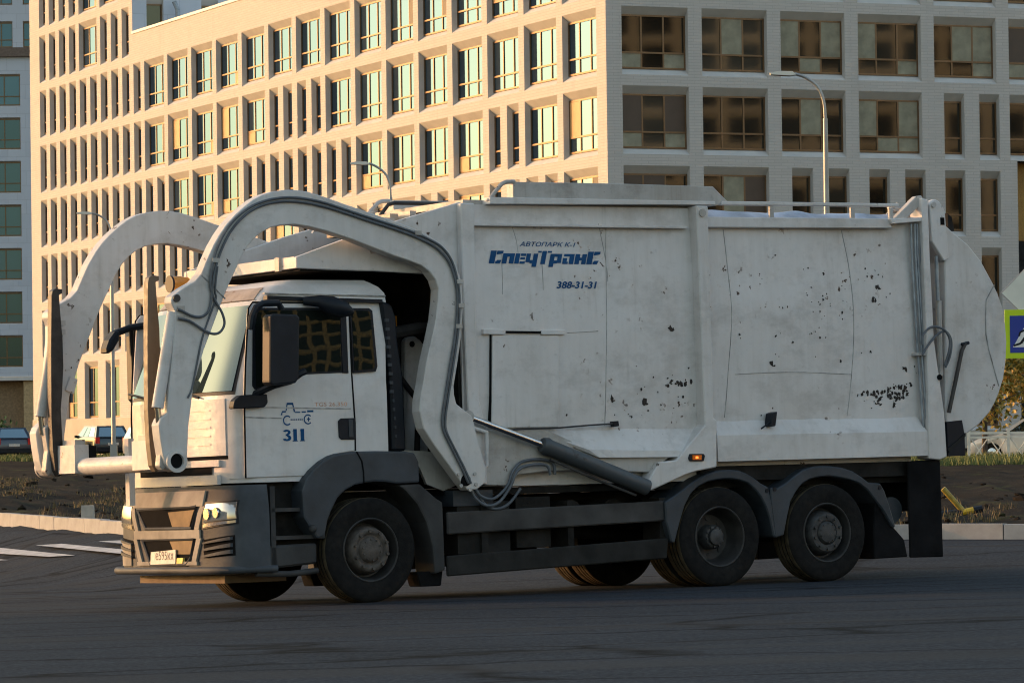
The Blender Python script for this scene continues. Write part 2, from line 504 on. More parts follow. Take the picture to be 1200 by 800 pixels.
# crosswalk bars on the side street
bars = [[(-9.661,64.171),(-8.575,61.384),(-6.046,54.016),(-6.506,54.927),(-8.828,61.281)], [(-7.010,57.516),(-6.530,56.605),(-4.884,51.898),(-4.821,51.224),(-5.282,52.489)], [(-5.885,55.508),(-5.524,54.922),(-4.577,52.272),(-4.526,51.682),(-5.430,54.213)], [(-9.283,61.648),(-7.860,58.055),(-7.264,56.365),(-7.967,57.916)]]
for i, b in enumerate(bars):
    if i == 0: b = [b[0], b[1], b[2], b[3], b[4]]
    bm = bmesh.new()
    top = [bm.verts.new((x, y, road_z(x, y) + .022)) for x, y in b]
    bm.faces.new(top)
    o = mesh_obj('road_marking', bm, M['paintline']); tag(o, 'white painted crossing bars on the side street', None, kind='structure')

# ------------------------------------------------------------------ buildings
def facade_frame(origin, ang):
    """local x along the facade, local -y out of it"""
    return origin, ang

M['tile'] = facade_mat('cream_cladding_tiles', (.57, .52, .485), (.46, .42, .39), .62, .125, 'x')
M['tile2'] = facade_mat('grey_cladding_panels', (.52, .55, .62), (.38, .40, .45), 1.4, 1.1, 'x')
M['reveal'] = simple('smooth_cream_reveal', (.58, .55, .525), .75, 0, .07, 1.5, spec=.2)
M['plinth'] = simple('plinth_stone', (.42, .37, .31), .8, 0, .15, .6)
M['bronze'] = simple('bronze_window_frame', (.17, .10, .05), .42, .5, .1, 2)
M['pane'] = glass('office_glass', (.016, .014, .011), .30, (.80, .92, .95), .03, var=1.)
M['paneshade'] = glass('shaded_office_glass', (.008, .007, .0055), .03, (.46, .48, .42), .03, var=1.)  # same office glass, shade put into its tint and reflectance
M['panelit'] = glass('sunlit_office_glass', (.010, .012, .012), .40, (.17, .29, .43), .03, var=1.)  # same office glass, sky glare of the lit wing put into its tint
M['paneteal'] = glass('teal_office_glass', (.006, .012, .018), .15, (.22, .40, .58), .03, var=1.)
M['panel_brown'] = simple('brown_window_panel', (.085, .052, .033), .6, 0, .1, 2)
M['panel_orange'] = simple('ochre_window_panel', (.50, .30, .13), .6, 0, .1, 2)
M['roofcap'] = simple('white_roof_flashing', (.6, .6, .6), .5, 0, .1, 2)
M['curtain'] = simple('pale_curtain', (.27, .245, .175), .8, 0, .25, 2)

def window_mesh(w, h, cols, transom, fr=.075, d=.07):
    bm = bmesh.new()
    add_box(bm, -w / 2, -w / 2 + fr, -d, 0, 0, h); add_box(bm, w / 2 - fr, w / 2, -d, 0, 0, h)
    add_box(bm, -w / 2 + fr, w / 2 - fr, -d, 0, 0, fr); add_box(bm, -w / 2 + fr, w / 2 - fr, -d, 0, h - fr, h)
    for i in range(1, cols):
        x = -w / 2 + w * i / cols
        add_box(bm, x - fr / 2, x + fr / 2, -d + .004, 0, fr, h - fr)
    if transom:
        z = h * transom
        add_box(bm, -w / 2 + fr, w / 2 - fr, -d - .02, -.004, z - fr / 2, z + fr / 2)
    bmesh.ops.recalc_face_normals(bm, faces=bm.faces[:])
    me = bpy.data.meshes.new('window'); bm.to_mesh(me); bm.free(); me.materials.append(M['bronze'])
    bp = bmesh.new(); v = [bp.verts.new(p) for p in ((-w / 2 + .02, -.03, .02), (w / 2 - .02, -.03, .02), (w / 2 - .02, -.03, h - .02), (-w / 2 + .02, -.03, h - .02))]
    bp.faces.new(v); pm = bpy.data.meshes.new('pane'); bp.to_mesh(pm); bp.free(); pm.materials.append(M['pane'])
    cols_ = []
    for i in range(cols):
        for (z0, z1) in ((fr, h * transom - fr / 2), (h * transom + fr / 2, h - fr)) if transom else ((fr, h - fr), ):
            bb = bmesh.new(); x0 = -w / 2 + w * i / cols + fr / 2; x1 = -w / 2 + w * (i + 1) / cols - fr / 2
            add_box(bb, x0, x1, -.055, -.035, z0, z1)
            mm = bpy.data.meshes.new('blind'); bmesh.ops.recalc_face_normals(bb, faces=bb.faces[:]); bb.to_mesh(mm); bb.free(); cols_.append(mm)
    return me, pm, cols_

def facade(root, length, z0, z1, openings, depth=.34, soffit=.32, sill=.26, mat=None):
    """openings: (centre, half width, glass bottom, glass top). local x along wall, wall face at y=0, outside -y"""
    bm = bmesh.new()
    rows = {}
    for c, hw, zb, zt in openings: rows.setdefault((zb, zt), []).append((c, hw))
    keys = sorted(rows)
    def quad(p): 
        f = bm.faces.new([bm.verts.new(q) for q in p]); return f
    z = z0
    for (zb, zt) in keys:
        ob, ot = zb - sill, zt + soffit
        if ob > z + 1e-4: quad([(0, 0, z), (length, 0, z), (length, 0, ob), (0, 0, ob)])
        x = 0
        for c, hw in sorted(rows[(zb, zt)]):
            if c - hw < 0 or c + hw > length: continue
            quad([(x, 0, ob), (c - hw, 0, ob), (c - hw, 0, ot), (x, 0, ot)])
            x = c + hw
            a, b = c - hw, c + hw
            f1 = quad([(a, 0, ob), (b, 0, ob), (b, depth, zb), (a, depth, zb)])
            f2 = quad([(a, 0, ot), (a, depth, zt), (b, depth, zt), (b, 0, ot)])
            f3 = quad([(a, 0, ob), (a, depth, zb), (a, depth, zt), (a, 0, ot)])
            f4 = quad([(b, 0, ob), (b, 0, ot), (b, depth, zt), (b, depth, zb)])
            for f in (f1, f2, f3, f4): f.material_index = 1
        quad([(x, 0, ob), (length, 0, ob), (length, 0, ot), (x, 0, ot)])
        z = ot
    if z1 > z: quad([(0, 0, z), (length, 0, z), (length, 0, z1), (0, 0, z1)])
    me = bpy.data.meshes.new('wall'); bm.to_mesh(me); bm.free()
    me.materials.append(mat or M['tile']); me.materials.append(M['reveal'])
    return link('wall', me, root)

WM = {}
def win(root, c, hw, zb, zt, depth=.34, y=None, kind=None):
    w = round(2 * hw, 2); h = round(zt - zb, 2)
    k = (w, h)
    if k not in WM: WM[k] = window_mesh(w, h, 3 if w > 2 else 1, .30)
    me, pm, bl = WM[k]
    o = link('window', me, root); o.location = (c, depth, zb)
    gm = {'lit': 'panelit', 'shade': 'paneshade', 'teal': 'paneteal'}.get(kind, 'pane')
    if (k, gm) not in WM:
        pc = pm.copy(); pc.materials.clear(); pc.materials.append(M[gm]); WM[(k, gm)] = pc
    p = link('pane', WM[(k, gm)], o)
    r_ = random.random()
    def blind(i, mat):
        key = (k, i, mat)
        if key not in WM:
            mm = bl[i].copy(); mm.materials.clear(); mm.materials.append(M[mat]); WM[key] = mm
        link('blind', WM[key], o)
    if kind == 'lit':
        if len(bl) > 2:
            if r_ < .13: blind(1, 'panel_orange'); 
            elif r_ < .24: blind(0, 'panel_orange')
            elif r_ < .36: blind(5, 'panel_brown')
            elif r_ < .45: blind(4, 'panel_orange')
    elif kind == 'shade':
        if len(bl) > 2:
            for i in (1, 3, 5):
                q = random.random()
                if q < .22: blind(i, 'curtain')
                elif q < .42: blind(i, 'panel_brown')
            for i in (0, 2, 4):
                q = random.random()
                if q < .35: blind(i, 'curtain')
        elif r_ < .5: blind(0, random.choice(['curtain', 'panel_brown']))
    return o

TOPS = [28.77, 25.46, 22.15, 18.85, 15.55, 12.24, 8.93]
GH = 2.26
ANG = R(23.5)
KX, KY = 4.0525, 162.0
# --- cream office block: long sunlit wing + shaded wing + taller far part
off = thing('office_building', 'long cream tiled office block with rows of bronze framed windows behind the truck', 'building', (KX, KY, 0), 0)
# sunlit wing runs away to the left; its local x runs from the far end towards the corner
LEN = 63.0
wingL = bpy.data.objects.new('sunlit_wing', None); COL.objects.link(wingL); wingL.parent = off
dL = Vector((-math.sin(ANG), math.cos(ANG), 0))
wingL.location = dL * LEN
wingL.rotation_euler = (0, 0, math.atan2(-dL.y, -dL.x))
def narrow_rows(r, k):
    if k >= 15: return True
    return {3: k in (8, 9), 4: k in (2, 7, 8, 9, 10, 14), 5: k in (1, 2, 4, 6, 7, 8, 10, 11, 13, 14), 6: k in (2, 3, 5, 9, 12, 13)}.get(r, False)
def left_openings(k0, k1, tops, length, skip_wide=()):
    ops = []
    for r, zt in tops:
        for k in range(k0, k1):
            c = length - (2.68 + 4.04 * k)
            if narrow_rows(r, k) and (r, k) not in skip_wide:
                for s in (-1.01, 1.01): ops.append((c + s, .64, zt - GH, zt, r, k))
            else: ops.append((c, 1.72, zt - GH, zt, r, k))
    return ops
ops = left_openings(0, 15, list(enumerate(TOPS))[2:], LEN)
for r, zt in list(enumerate(TOPS))[2:]: ops.append((.75, .64, zt - GH, zt, r, 15))
for k in range(15): ops.append((LEN - (2.68 + 4.04 * k), 1.35, 2.75, 5.66, 7, k))
# facade() lays the wall in x>=0 towards the corner with the outside on local -y
facade(wingL, LEN, 2.68, 24.15, [o[:4] for o in ops])
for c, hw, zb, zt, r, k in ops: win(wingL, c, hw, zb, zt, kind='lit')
box('plinth', 0, LEN + .06, -.07, .5, -.6, 2.68, M['plinth'], wingL)
box('parapet_cap', 0, LEN, -.06, .35, 24.15, 24.3, M['roofcap'], wingL)
# taller far part, same facade line
tall = bpy.data.objects.new('tall_wing', None); COL.objects.link(tall); tall.parent = off
TL = 20.1
tall.location = dL * (LEN + TL); tall.rotation_euler = wingL.rotation_euler
ops = []
for r, zt in list(enumerate(TOPS)):
    for k in range(5):
        c = TL - (2.68 + 4.04 * (k + 15) - LEN)
        if c - 1.8 < 0: continue
        if (r in (0, 1) and k == 2) or (r == 0 and k == 1): ops.append((c, 1.72, zt - GH, zt))
        else:
            for s in (-1.01, 1.01):
                if .7 < c + s < TL - .8: ops.append((c + s, .64, zt - GH, zt))
for k in range(5): ops.append((TL - (2.68 + 4.04 * (k + 15) - LEN), 1.3, 2.75, 5.66))
ops = [o for o in ops if o[0] + o[1] < TL - .1 and o[0] - o[1] > .1]
facade(tall, TL, 2.68, 33.0, ops)
for c, hw, zb, zt in ops: win(tall, c, hw, zb, zt, kind='lit')
box('plinth', 0, TL, -.07, .5, -.6, 2.68, M['plinth'], tall)
# shaded return wall of the taller part above the lower roof
ret = bpy.data.objects.new('return_wall', None); COL.objects.link(ret); ret.parent = off
dR = Vector((math.cos(ANG), math.sin(ANG), 0))
ret.location = dL * LEN; ret.rotation_euler = (0, 0, ANG)
ops = [(1.35, .5, 25.9 - GH, 25.9), (4.6, .5, 25.9 - GH, 25.9), (9.0, .5, 25.9 - GH, 25.9)]
facade(ret, 20, 20, 33.0, ops, mat=M['tile2'])
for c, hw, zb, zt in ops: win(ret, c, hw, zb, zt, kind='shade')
bm = bmesh.new()
v = [Vector((0, 0, 23.9)) + p for p in (dL * LEN, Vector((0, 0, 0)), dR * 30, dR * 30 + dL * LEN)]
bm.faces.new([bm.verts.new(p) for p in v]); mesh_obj('roof', bm, M['roofcap'], off)
# roof vent seen over the parapet
vn = dL * (LEN - .6) + dR * 2.5
tube('roof_vent', [vn + Vector((0, 0, 23.9)), vn + Vector((0, 0, 25.5)), vn + Vector((-.2, 0, 26.0))], .14, M['hosesteel'], off)
# shaded wing
wingR = bpy.data.objects.new('shaded_wing', None); COL.objects.link(wingR); wingR.parent = off
wingR.rotation_euler = (0, 0, ANG)
ops = []
for r, zt in list(enumerate(TOPS))[2:]:
    for k in range(5 if r > 4 else 8):
        c = 2.25 + 3.70 * k
        nar = (r == 4 and k in (4, 6)) or (r == 5 and k >= 2) or (r == 6 and k in (0, 3, 4))
        if nar:
            ops.append((c - .58, .5, zt - GH, zt)); ops.append((c + 1.16, .5, zt - GH, zt))
        else: ops.append((c, 1.53, zt - GH, zt))
for k in range(5): ops.append((2.25 + 3.7 * k, 1.5, 1.6, 5.2))
WR = 19.55
facade(wingR, WR, 1.4, 13.0, [o for o in ops if o[0] + o[1] < WR and o[3] < 13])
facade(wingR, 31.0, 13.0, 24.15, [o for o in ops if o[3] > 13])
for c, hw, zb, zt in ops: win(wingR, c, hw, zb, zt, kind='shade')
box('plinth', -.05, WR, -.07, .5, -.6, 1.4, M['plinth'], wingR)
box('parapet_cap', -.06, 31, -.06, .35, 24.15, 24.3, M['roofcap'], wingR)
# recessed stair glazing right of the shaded wall
M['ochre'] = simple('ochre_wall_panel', (.50, .27, .06), .6, 0, .1, 1)
box('ochre_panel', WR + .3, 31, .9, 1.2, 9.6, 13.0, M['ochre'], wingR)
M['blueglass'] = glass('blue_stair_glass', (.01, .03, .06), .35, (.35, .6, .9), .03)
box('stair_glazing', WR + .02, 31, 1.2, 1.5, -.5, 13.0, M['blueglass'], wingR)
for i in range(5):
    box('mullion', WR + .1 + i * 2.2, WR + .22 + i * 2.2, 1.06, 1.19, -.5, 12.9, M['bronze'], wingR)
for z in (2.6, 4.2, 5.8, 7.4, 9.4):
    box('mullion', WR + .3, 31, 1.03, 1.06, z, z + .12, M['bronze'], wingR)
box('side_wall', WR, WR + .02, .02, 1.5, -.5, 13, M['reveal'], wingR)
# dark body behind the facades so that no light leaks through
bm = bmesh.new()
n1 = dR * .9 + dL * .9
a = n1; b = n1 + dL * (LEN + TL - 2); c = b + dR * 28; d = n1 + dR * 29
lo = [bm.verts.new(Vector((p.x, p.y, -.5))) for p in (a, b, c, d)]; hi = [bm.verts.new(Vector((p.x, p.y, 23.6))) for p in (a, b, c, d)]
for i in range(4): bm.faces.new((lo[i], lo[(i + 1) % 4], hi[(i + 1) % 4], hi[i]))
mesh_obj('core', bm, M['dark'], off)

# --- grey block behind on the left
Zg = 300.
gb = thing('grey_building', 'grey panelled office building with wide dark windows beyond the cream block', 'building', (-72.0, Zg, 0), 0)
ops = []
for i in range(7):
    zt = 29.35 - 3.33 * i
    for c in (5.5, 10.0, 14.55, 19.1, 23.65, 28.2, 32.75, 37.3): ops.append((c, 1.85, zt - 2.3, zt))
facade(gb, 44, 6.3, 30.75, ops, depth=.25, soffit=.1, sill=.1, mat=M['tile2'])
for c, hw, zb, zt in ops: win(gb, c, hw, zb, zt, depth=.25, kind='teal')
box('cornice', 0, 44, -.35, .3, 30.76, 31.45, simple('brown_cornice', (.14, .10, .08), .7), gb)
ops2 = [(c, 1.3, z - 1.9, z) for z in (33.45, 36.75, 40.1) for c in (5.5, 8.9, 12.3, 15.7, 19.1, 22.5, 25.9, 29.3, 32.7, 36.1)]
up_ = bpy.data.objects.new('upper_storeys', None); COL.objects.link(up_); up_.parent = gb; up_.location = (0, .5, 0)
facade(up_, 44, 31.0, 44, ops2, depth=.25, soffit=.1, sill=.1, mat=M['tile2'])
for c, hw, zb, zt in ops2: win(up_, c, hw, zb, zt, depth=.25, kind='teal')
box('base_storey', 0, 44, 1.2, 1.6, 0, 6.3, simple('brown_base_panels', (.26, .17, .09), .7), gb)
for i in range(8): box('base_pier', 2.8 + i * 5.3, 4.3 + i * 5.3, .2, 1.2, 0, 6.0, simple('ochre_base_pier', (.42, .29, .15), .7) if i == 0 else bpy.data.materials['ochre_base_pier'], gb)
box('floor_slab', 0, 44, -.1, 1.2, 6.0, 6.29, M['reveal'], gb)

# --- blocks outside the frame that stand round the junction: they show in the glass
def plain_block(name, label, loc, rz, L, D, Hh):
    b_ = thing(name, label, 'building', loc, rz)
    op = [(2.4 + 4.0 * k, 1.5, 1.2 + 3.3 * r, 3.5 + 3.3 * r) for k in range(int((L - 2) // 4)) for r in range(int((Hh - 1) // 3.3))]
    facade(b_, L, 0, Hh, op, mat=M['tile'])
    bm = bmesh.new()
    for c, hw, zb, zt in op:
        bm.faces.new([bm.verts.new(p) for p in ((c - hw, .33, zb), (c + hw, .33, zb), (c + hw, .33, zt), (c - hw, .33, zt))])
    bm2 = bm
    mesh_obj('window_glass', bm2, M['gap'], b_)
    bm = bmesh.new(); 
    add_box(bm, .01, L - .01, .6, D, 0, Hh)
    mesh_obj('core', bm, M['tile'], b_)
    return b_
plain_block('shading_building', 'cream block beside the junction that shades the near road', (-136, 79, 0), R(-90), 90, 14, 24)
plain_block('corner_building', 'cream block across the road mirrored in the glass', (104, 28, 0), R(-120), 66, 14, 26)
plain_block('corner_building', 'tall cream block farther along the road mirrored in the glass', (205, 95, 0), R(-132), 120, 14, 46)

# ------------------------------------------------------------------ the refuse truck
# truck frame: x rearwards from the front axle, y towards the far side, z up
tr = thing('garbage_truck', 'dirty white front loading garbage truck with curved lift arms over its cab', 'garbage truck')
tr.matrix_world = Matrix(((.838599, -.544490, -.016795, OT.x), (.544727, .838441, .016995, OT.y), (.004828, -.023401, .999715, OT.z), (0, 0, 0, 1)))

# ---- wheels
TYR = [(.285, .02), (.30, .008), (.335, .0), (.40, -.012), (.455, -.008), (.482, .004), (.493, .018),
       (.497, .032), (.49, .083), (.476, .086), (.476, .096), (.49, .099), (.492, .138), (.478, .141), (.478, .151), (.492, .154), (.492, .193),
       (.478, .196), (.478, .206), (.49, .209), (.497, .25), (.493, .27), (.482, .285), (.455, .296), (.40, .302), (.335, .29), (.285, .27)]
def tyre_mesh():
    bm = bmesh.new(); add_lathe_y(bm, TYR, 56)
    # tread blocks: lateral sipes cut into the shoulders
    me = bpy.data.meshes.new('wheel'); bmesh.ops.recalc_face_normals(bm, faces=bm.faces[:]); bm.to_mesh(me); bm.free()
    me.materials.append(M['rubber']); me.materials.append(simple('dusty_sunlit_tread_rubber', (.085, .068, .045), .9, 0, .5, 9, .3, .1))  # tread tone is dust plus low orange sunlight put into the colour
    for p_ in me.polygons:
        if min((me.vertices[i].co.x ** 2 + me.vertices[i].co.z ** 2) ** .5 for i in p_.vertices) > .4895: p_.material_index = 1
    me.polygons.foreach_set('use_smooth', [True] * len(me.polygons)); me.set_sharp_from_angle(angle=R(50))
    return me
def add_nuts(bm, n, rad, y0, y1, r):
    for k in range(n):
        a = 2 * math.pi * k / n + .2
        add_tube(bm, [(rad * math.cos(a), y0, rad * math.sin(a)), (rad * math.cos(a), y1, rad * math.sin(a))], r, 6)
def disc_mesh(name, prof, mat, nuts=()):
    bm = bmesh.new(); add_lathe_y(bm, prof, 40)
    for nn in nuts: add_nuts(bm, *nn)
    me = bpy.data.meshes.new(name); bmesh.ops.recalc_face_normals(bm, faces=bm.faces[:]); bm.to_mesh(me); bm.free()
    me.materials.append(mat); me.polygons.foreach_set('use_smooth', [True] * len(me.polygons)); me.set_sharp_from_angle(angle=R(35))
    return me
TY = tyre_mesh()
RIM_OUT = disc_mesh('rim', [(.30, .015), (.306, .006), (.298, .0), (.288, .004), (.272, .05), (.262, .10), (.255, .14), (.2, .15), (.0, .15)], M['rim'])
HUB_OUT = disc_mesh('hub', [(.24, .14), (.225, .07), (.212, .025), (.20, .008), (.178, .0), (.16, .004), (.142, .02), (.125, .02), (.116, .0), (.10, -.016), (.07, -.022), (.0, -.024)], M['hub'],
                    [(10, .178, .02, -.026, .016), (10, .099, .0, -.03, .009)])
HUB_TAG = disc_mesh('hub', [(.24, .15), (.222, .08), (.21, .03), (.19, .006), (.15, .002), (.128, .006), (.12, .02), (.112, .0), (.098, -.014), (.06, -.02), (.0, -.02)], M['hubdark'],
                    [(10, .165, .03, -.018, .016), (10, .095, .0, -.026, .009)])
RIM_DEEP = disc_mesh('rim', [(.30, .015), (.306, .006), (.298, .0), (.288, .004), (.272, .05), (.262, .11), (.25, .17), (.225, .205), (.16, .215), (.0, .215)], M['rim'],
                     [(8, .19, .215, .204, .03)])
HUB_DEEP = disc_mesh('hub', [(.125, .215), (.12, .12), (.105, .10), (.085, .095), (.08, .06), (.06, .052), (.0, .05)], M['hubdark'], [(10, .098, .11, .082, .011)])
def wheel(x, y, side, rim, hub, steer=0.):
    o = link('wheel', TY, tr); o.location = (x, y, .494); o.rotation_euler = (0, random.uniform(0, 6), 0 if side < 0 else math.pi)
    if rim: link('rim', rim, o)
    if hub: link('hub', hub, o)
    return o
# outer face of near tyres at y=-1.22
X2, X3 = 4.09, 5.44
wheel(.03, -1.20, -1, RIM_OUT, HUB_OUT); wheel(.03, 1.20, 1, RIM_OUT, HUB_OUT)
for sx, rim, hub in ((X2, RIM_DEEP, HUB_DEEP), ):
    wheel(sx, -1.22, -1, rim, hub); wheel(sx, -.88, -1, RIM_OUT, None)
    wheel(sx, 1.22, 1, rim, hub); wheel(sx, .88, 1, RIM_OUT, None)
wheel(X3, -1.22, -1, RIM_OUT, HUB_TAG); wheel(X3, 1.22, 1, RIM_OUT, HUB_TAG)

# ---- chassis
for s in (-1, 1):
    prism('frame_rail', [(-1.2, .72), (-1.2, .98), (6.9, .98), (6.9, .70), (6.2, .70)], s * .40 - .04, s * .40 + .04, M['chassis'], tr)
for x in (.03, X2, X3): tube('axle', [(x, -.86, .487), (x, .86, .487)], .085, M['dark'], tr, 12)
tube('differential', [(X2, -.28, .487), (X2, -.14, .487), (X2, .14, .487), (X2, .28, .487)], [.12, .23, .23, .12], M['dark'], tr, 14)
for x in (.03, X2, X3):
    for s in (-1, 1):
        prism('leaf_spring', [(x - .75, .78), (x, .60), (x + .75, .78), (x + .75, .72), (x, .52), (x - .75, .72)], s * .52 - .04, s * .52 + .04, M['dark'], tr)
tube('propeller_shaft', [(1.2, 0, .72), (X2 - .2, 0, .52)], .06, M['dark'], tr)
box('gearbox', -.2, 1.5, -.33, .33, .58, 1.05, M['dark'], tr, .08)
box('engine', -1.0, .1, -.38, .38, .55, 1.25, M['dark'], tr, .1)
box('fuel_tank', 1.35, 2.55, .55, 1.12, .42, .98, M['chassis'], tr, .08)
box('tool_box', 1.05, 1.65, -1.12, -.55, .42, .92, M['rail2'], tr, .05)
box('battery_box', 1.75, 2.15, -1.08, -.5, .46, .95, M['dark'], tr, .03)
for x in (2.45, 2.95): tube('air_tank', [(x, -1.0, .78), (x, -.2, .78)], .13, M['dark'], tr, 14)
box('step_box', 1.0, 1.45, -1.14, -.8, .88, 1.03, M['plastic'], tr, .04)
tube('air_tank', [(6.42, -1.05, .70), (6.42, -.2, .70)], .135, M['plastic'], tr, 18)
box('floor_pan', 1.0, 6.85, -1.0, 1.0, .985, 1.05, M['dark'], tr)
box('cross_member', 6.75, 6.9, -.9, .9, .68, .99, M['dark'], tr)

# ---- side guards
for s in (-1, 1):
    y0, y1 = (-1.2, -1.16) if s < 0 else (1.16, 1.2)
    prism('side_guard', [(0.889,0.825),(3.439,0.87),(3.431,0.671),(0.891,0.613)], y0, y1, M['rail'], tr, .012)
    prism('side_guard', [(0.874,0.409),(3.476,0.5),(3.447,0.298),(0.877,0.214)], y0, y1, M['rail2'], tr, .012)
    for x in (1.3, 2.3, 3.4): box('guard_bracket', x, x + .07, y1 if s < 0 else y0 - .3, (y1 + .3) if s < 0 else y0, .42, .9, M['dark'], tr)

# ---- mudguards
def arch(name, outer, inner, s, yo, w, mat):
    pts = outer + inner[::-1]
    lo, hi = (-yo, -yo + w) if s < 0 else (yo - w, yo)
    return prism(name, pts, lo, hi, mat, tr, .012)
f_out = [(-0.73,1.068),(-0.68,1.171),(-0.604,1.257),(-0.49,1.342),(-0.396,1.389),(-0.312,1.411),(-0.143,1.427),(0.0911,1.427),(0.422,1.417),(0.526,1.399),(0.571,1.313),(0.574,1.118)]
f_in = [(-0.486,0.638),(-0.453,0.781),(-0.403,0.884),(-0.335,0.994),(-0.249,1.064),(-0.145,1.110),(-0.0318,1.124),(0.0812,1.133),(0.194,1.126),(0.288,1.108),(0.363,1.082),(0.428,1.048)]
fl_out = [f_out[0]] + f_out
for s in (-1, 1):
    pts = [(-0.57,0.617),(-0.71,0.821),(-0.721,1.068),(-0.68,1.171),(-0.604,1.257),(-0.49,1.342),(-0.396,1.389),(-0.312,1.411),(-0.143,1.427),(0.0911,1.427),(0.422,1.417),(0.526,1.399),(0.571,1.313),(0.574,1.118),(0.326,1.111),(0.194,1.130),(0.0814,1.137),(-0.0317,1.128),(-0.145,1.110),(-0.249,1.064),(-0.335,0.994),(-0.403,0.884),(-0.453,0.781),(-0.486,0.638)]
    prism('mudguard', pts, -1.23 if s < 0 else .85, -.85 if s < 0 else 1.23, M['plastic'], tr, .02, 2)
    pts = [(0.347,1.099),(0.585,1.106),(0.772,0.959),(0.838,0.924),(0.844,0.272),(0.728,0.243),(0.708,0.504),(0.649,0.734),(0.55,0.915),(0.431,1.040)]
    prism('mudguard', pts, -1.21 if s < 0 else .85, -.85 if s < 0 else 1.21, M['dustplastic'], tr, .02, 2)
    tube('fender_seam', [(-0.117,-1.232,1.423),(-0.0635,-1.232,1.334),(-0.0482,-1.232,1.229),(-0.0468,-1.232,1.132)], .008, M['gap'], tr, 6) if s < 0 else None
    o2 = [(3.477,0.458),(3.423,0.654),(3.415,0.857),(3.526,0.913),(3.632,0.97),(3.729,1.031),(3.846,1.088),(3.963,1.128),(4.080,1.155),(4.217,1.161),(4.333,1.150),(4.428,1.118),(4.501,1.082),(4.605,1.015),(4.700,0.97),(4.735,0.788),(4.776,0.468)]
    i2 = [(3.518,0.448),(3.600,0.682),(3.657,0.817),(3.735,0.933),(3.832,1.003),(3.949,1.047),(4.076,1.066),(4.214,1.071),(4.330,1.056),(4.445,1.019),(4.528,0.957),(4.599,0.878),(4.659,0.773),(4.698,0.66),(4.744,0.469)]
    arch('mudguard', o2, i2, s, 1.24, .42, M['plastic'])
    o3 = [(4.759,0.46),(4.724,0.788),(4.721,0.969),(4.818,0.963),(4.916,1.008),(5.038,1.083),(5.138,1.137),(5.248,1.165),(5.379,1.175),(5.511,1.168),(5.652,1.148),(5.783,1.110),(5.891,1.051),(5.978,0.992),(6.133,0.979),(6.185,0.899),(6.235,0.766),(6.314,0.526)]
    i3 = [(4.873,0.483),(4.924,0.671),(4.974,0.825),(5.042,0.918),(5.121,0.994),(5.221,1.040),(5.320,1.059),(5.452,1.069),(5.583,1.053),(5.725,1.028),(5.855,0.986),(5.963,0.913),(6.059,0.806),(6.144,0.716),(6.281,0.519)]
    arch('mudguard', o3, i3, s, 1.24, .42, M['plastic'])
    for u in [(4.673,0.94),(4.770,0.951),(6.116,0.936)]:
        tube('bolt', [(u[0], s * 1.22, u[1]), (u[0], s * 1.248, u[1])], .022, M['black'], tr, 8)
    prism('mud_flap', [(6.090,0.806),(6.313,0.527),(6.453,0.391),(6.490,0.213),(6.053,0.206),(6.055,0.508)], -1.2 if s < 0 else .8, -.8 if s < 0 else 1.2, M['flap'], tr, .01)
    prism('mud_flap', [(6.533,1.201),(6.965,1.210),(6.965,0.197),(6.523,0.203)], -1.2 if s < 0 else 1.17, -1.17 if s < 0 else 1.2, M['flap'], tr, .01)
    prism('mud_flap', [(0.576,0.265),(0.874,0.271),(0.85,0.125),(0.619,0.125)], -1.12 if s < 0 else .9, -.9 if s < 0 else 1.12, M['flap'], tr, .01)

# ---- cab shell
CAB = [(1.15, -1.0, -1.40, 1.12), (2.0, -1.0, -1.40, 1.12), (2.85, -.80, -1.10, 1.06), (2.98, -.72, -.97, 1.03), (3.06, -.5, -.72, .95)]
BUM = [(.2, -1.12, -1.50, 1.2), (.9, -1.12, -1.50, 1.2), (1.15, -1.06, -1.44, 1.16)]
def xf(tab, y, z, n=4.):
    xs, fr, w = lerp_t(tab, z); s = min(1, abs(y / w)); return xs - (xs - fr) * (1 - s ** n) ** (1 / n)
def ring(tab, z, xr, N=14):
    xs, fr, w = lerp_t(tab, z)
    pts = [(xr, -w)]
    for i in range(2 * N + 1):
        a = -math.pi / 2 + math.pi * i / (2 * N)
        sy = math.copysign(abs(math.sin(a)) ** .5, math.sin(a)); cx = abs(math.cos(a)) ** .5
        pts.append((xs - (xs - fr) * cx, w * sy))
    pts.append((xr, w))
    return [(x, y, z) for x, y in pts]
bm = bmesh.new()
zs = [1.16, 1.3, 1.6, 1.98, 2.1, 2.4, 2.7, 2.85, 2.93, 2.99, 3.03, 3.06]
XR = {1.16: .30, 3.06: .12}
rings = []
for z in zs:
    xr = .30 if z < 2.2 else .30 + .06 * (z - 2.2) / .7 if z < 2.9 else .36 - 7.0 * (z - 2.9) ** 2
    rings.append([bm.verts.new(p) for p in ring(CAB, z, xr)])
for a, b in zip(rings, rings[1:]):
    n = len(a)
    for k in range(n): bm.faces.new((a[k], a[(k + 1) % n], b[(k + 1) % n], b[k]))
bm.faces.new(rings[0]); bm.faces.new(rings[-1][::-1])
cab = mesh_obj('cab', bm, M['cabwhite'], tr, 28)
def front_patch(name, tab, y0, y1, z0, z1, off, mat, parent=None, nu=24, nv=10, thick=0.):
    bm = bmesh.new()
    def f(a, b):
        z = z0 + (z1 - z0) * b; w = lerp_t(tab, z)[2]; k = w / 1.12 if tab is CAB else 1.
        y = (y0 + (y1 - y0) * a) * k
        return (xf(tab, y, z) - off, y, z)
    add_grid(bm, f, nu, nv)
    if thick:
        bmesh.ops.recalc_face_normals(bm, faces=bm.faces[:])
        bmesh.ops.solidify(bm, geom=bm.faces[:], thickness=thick)
    return mesh_obj(name, bm, mat, parent or tr, 40)
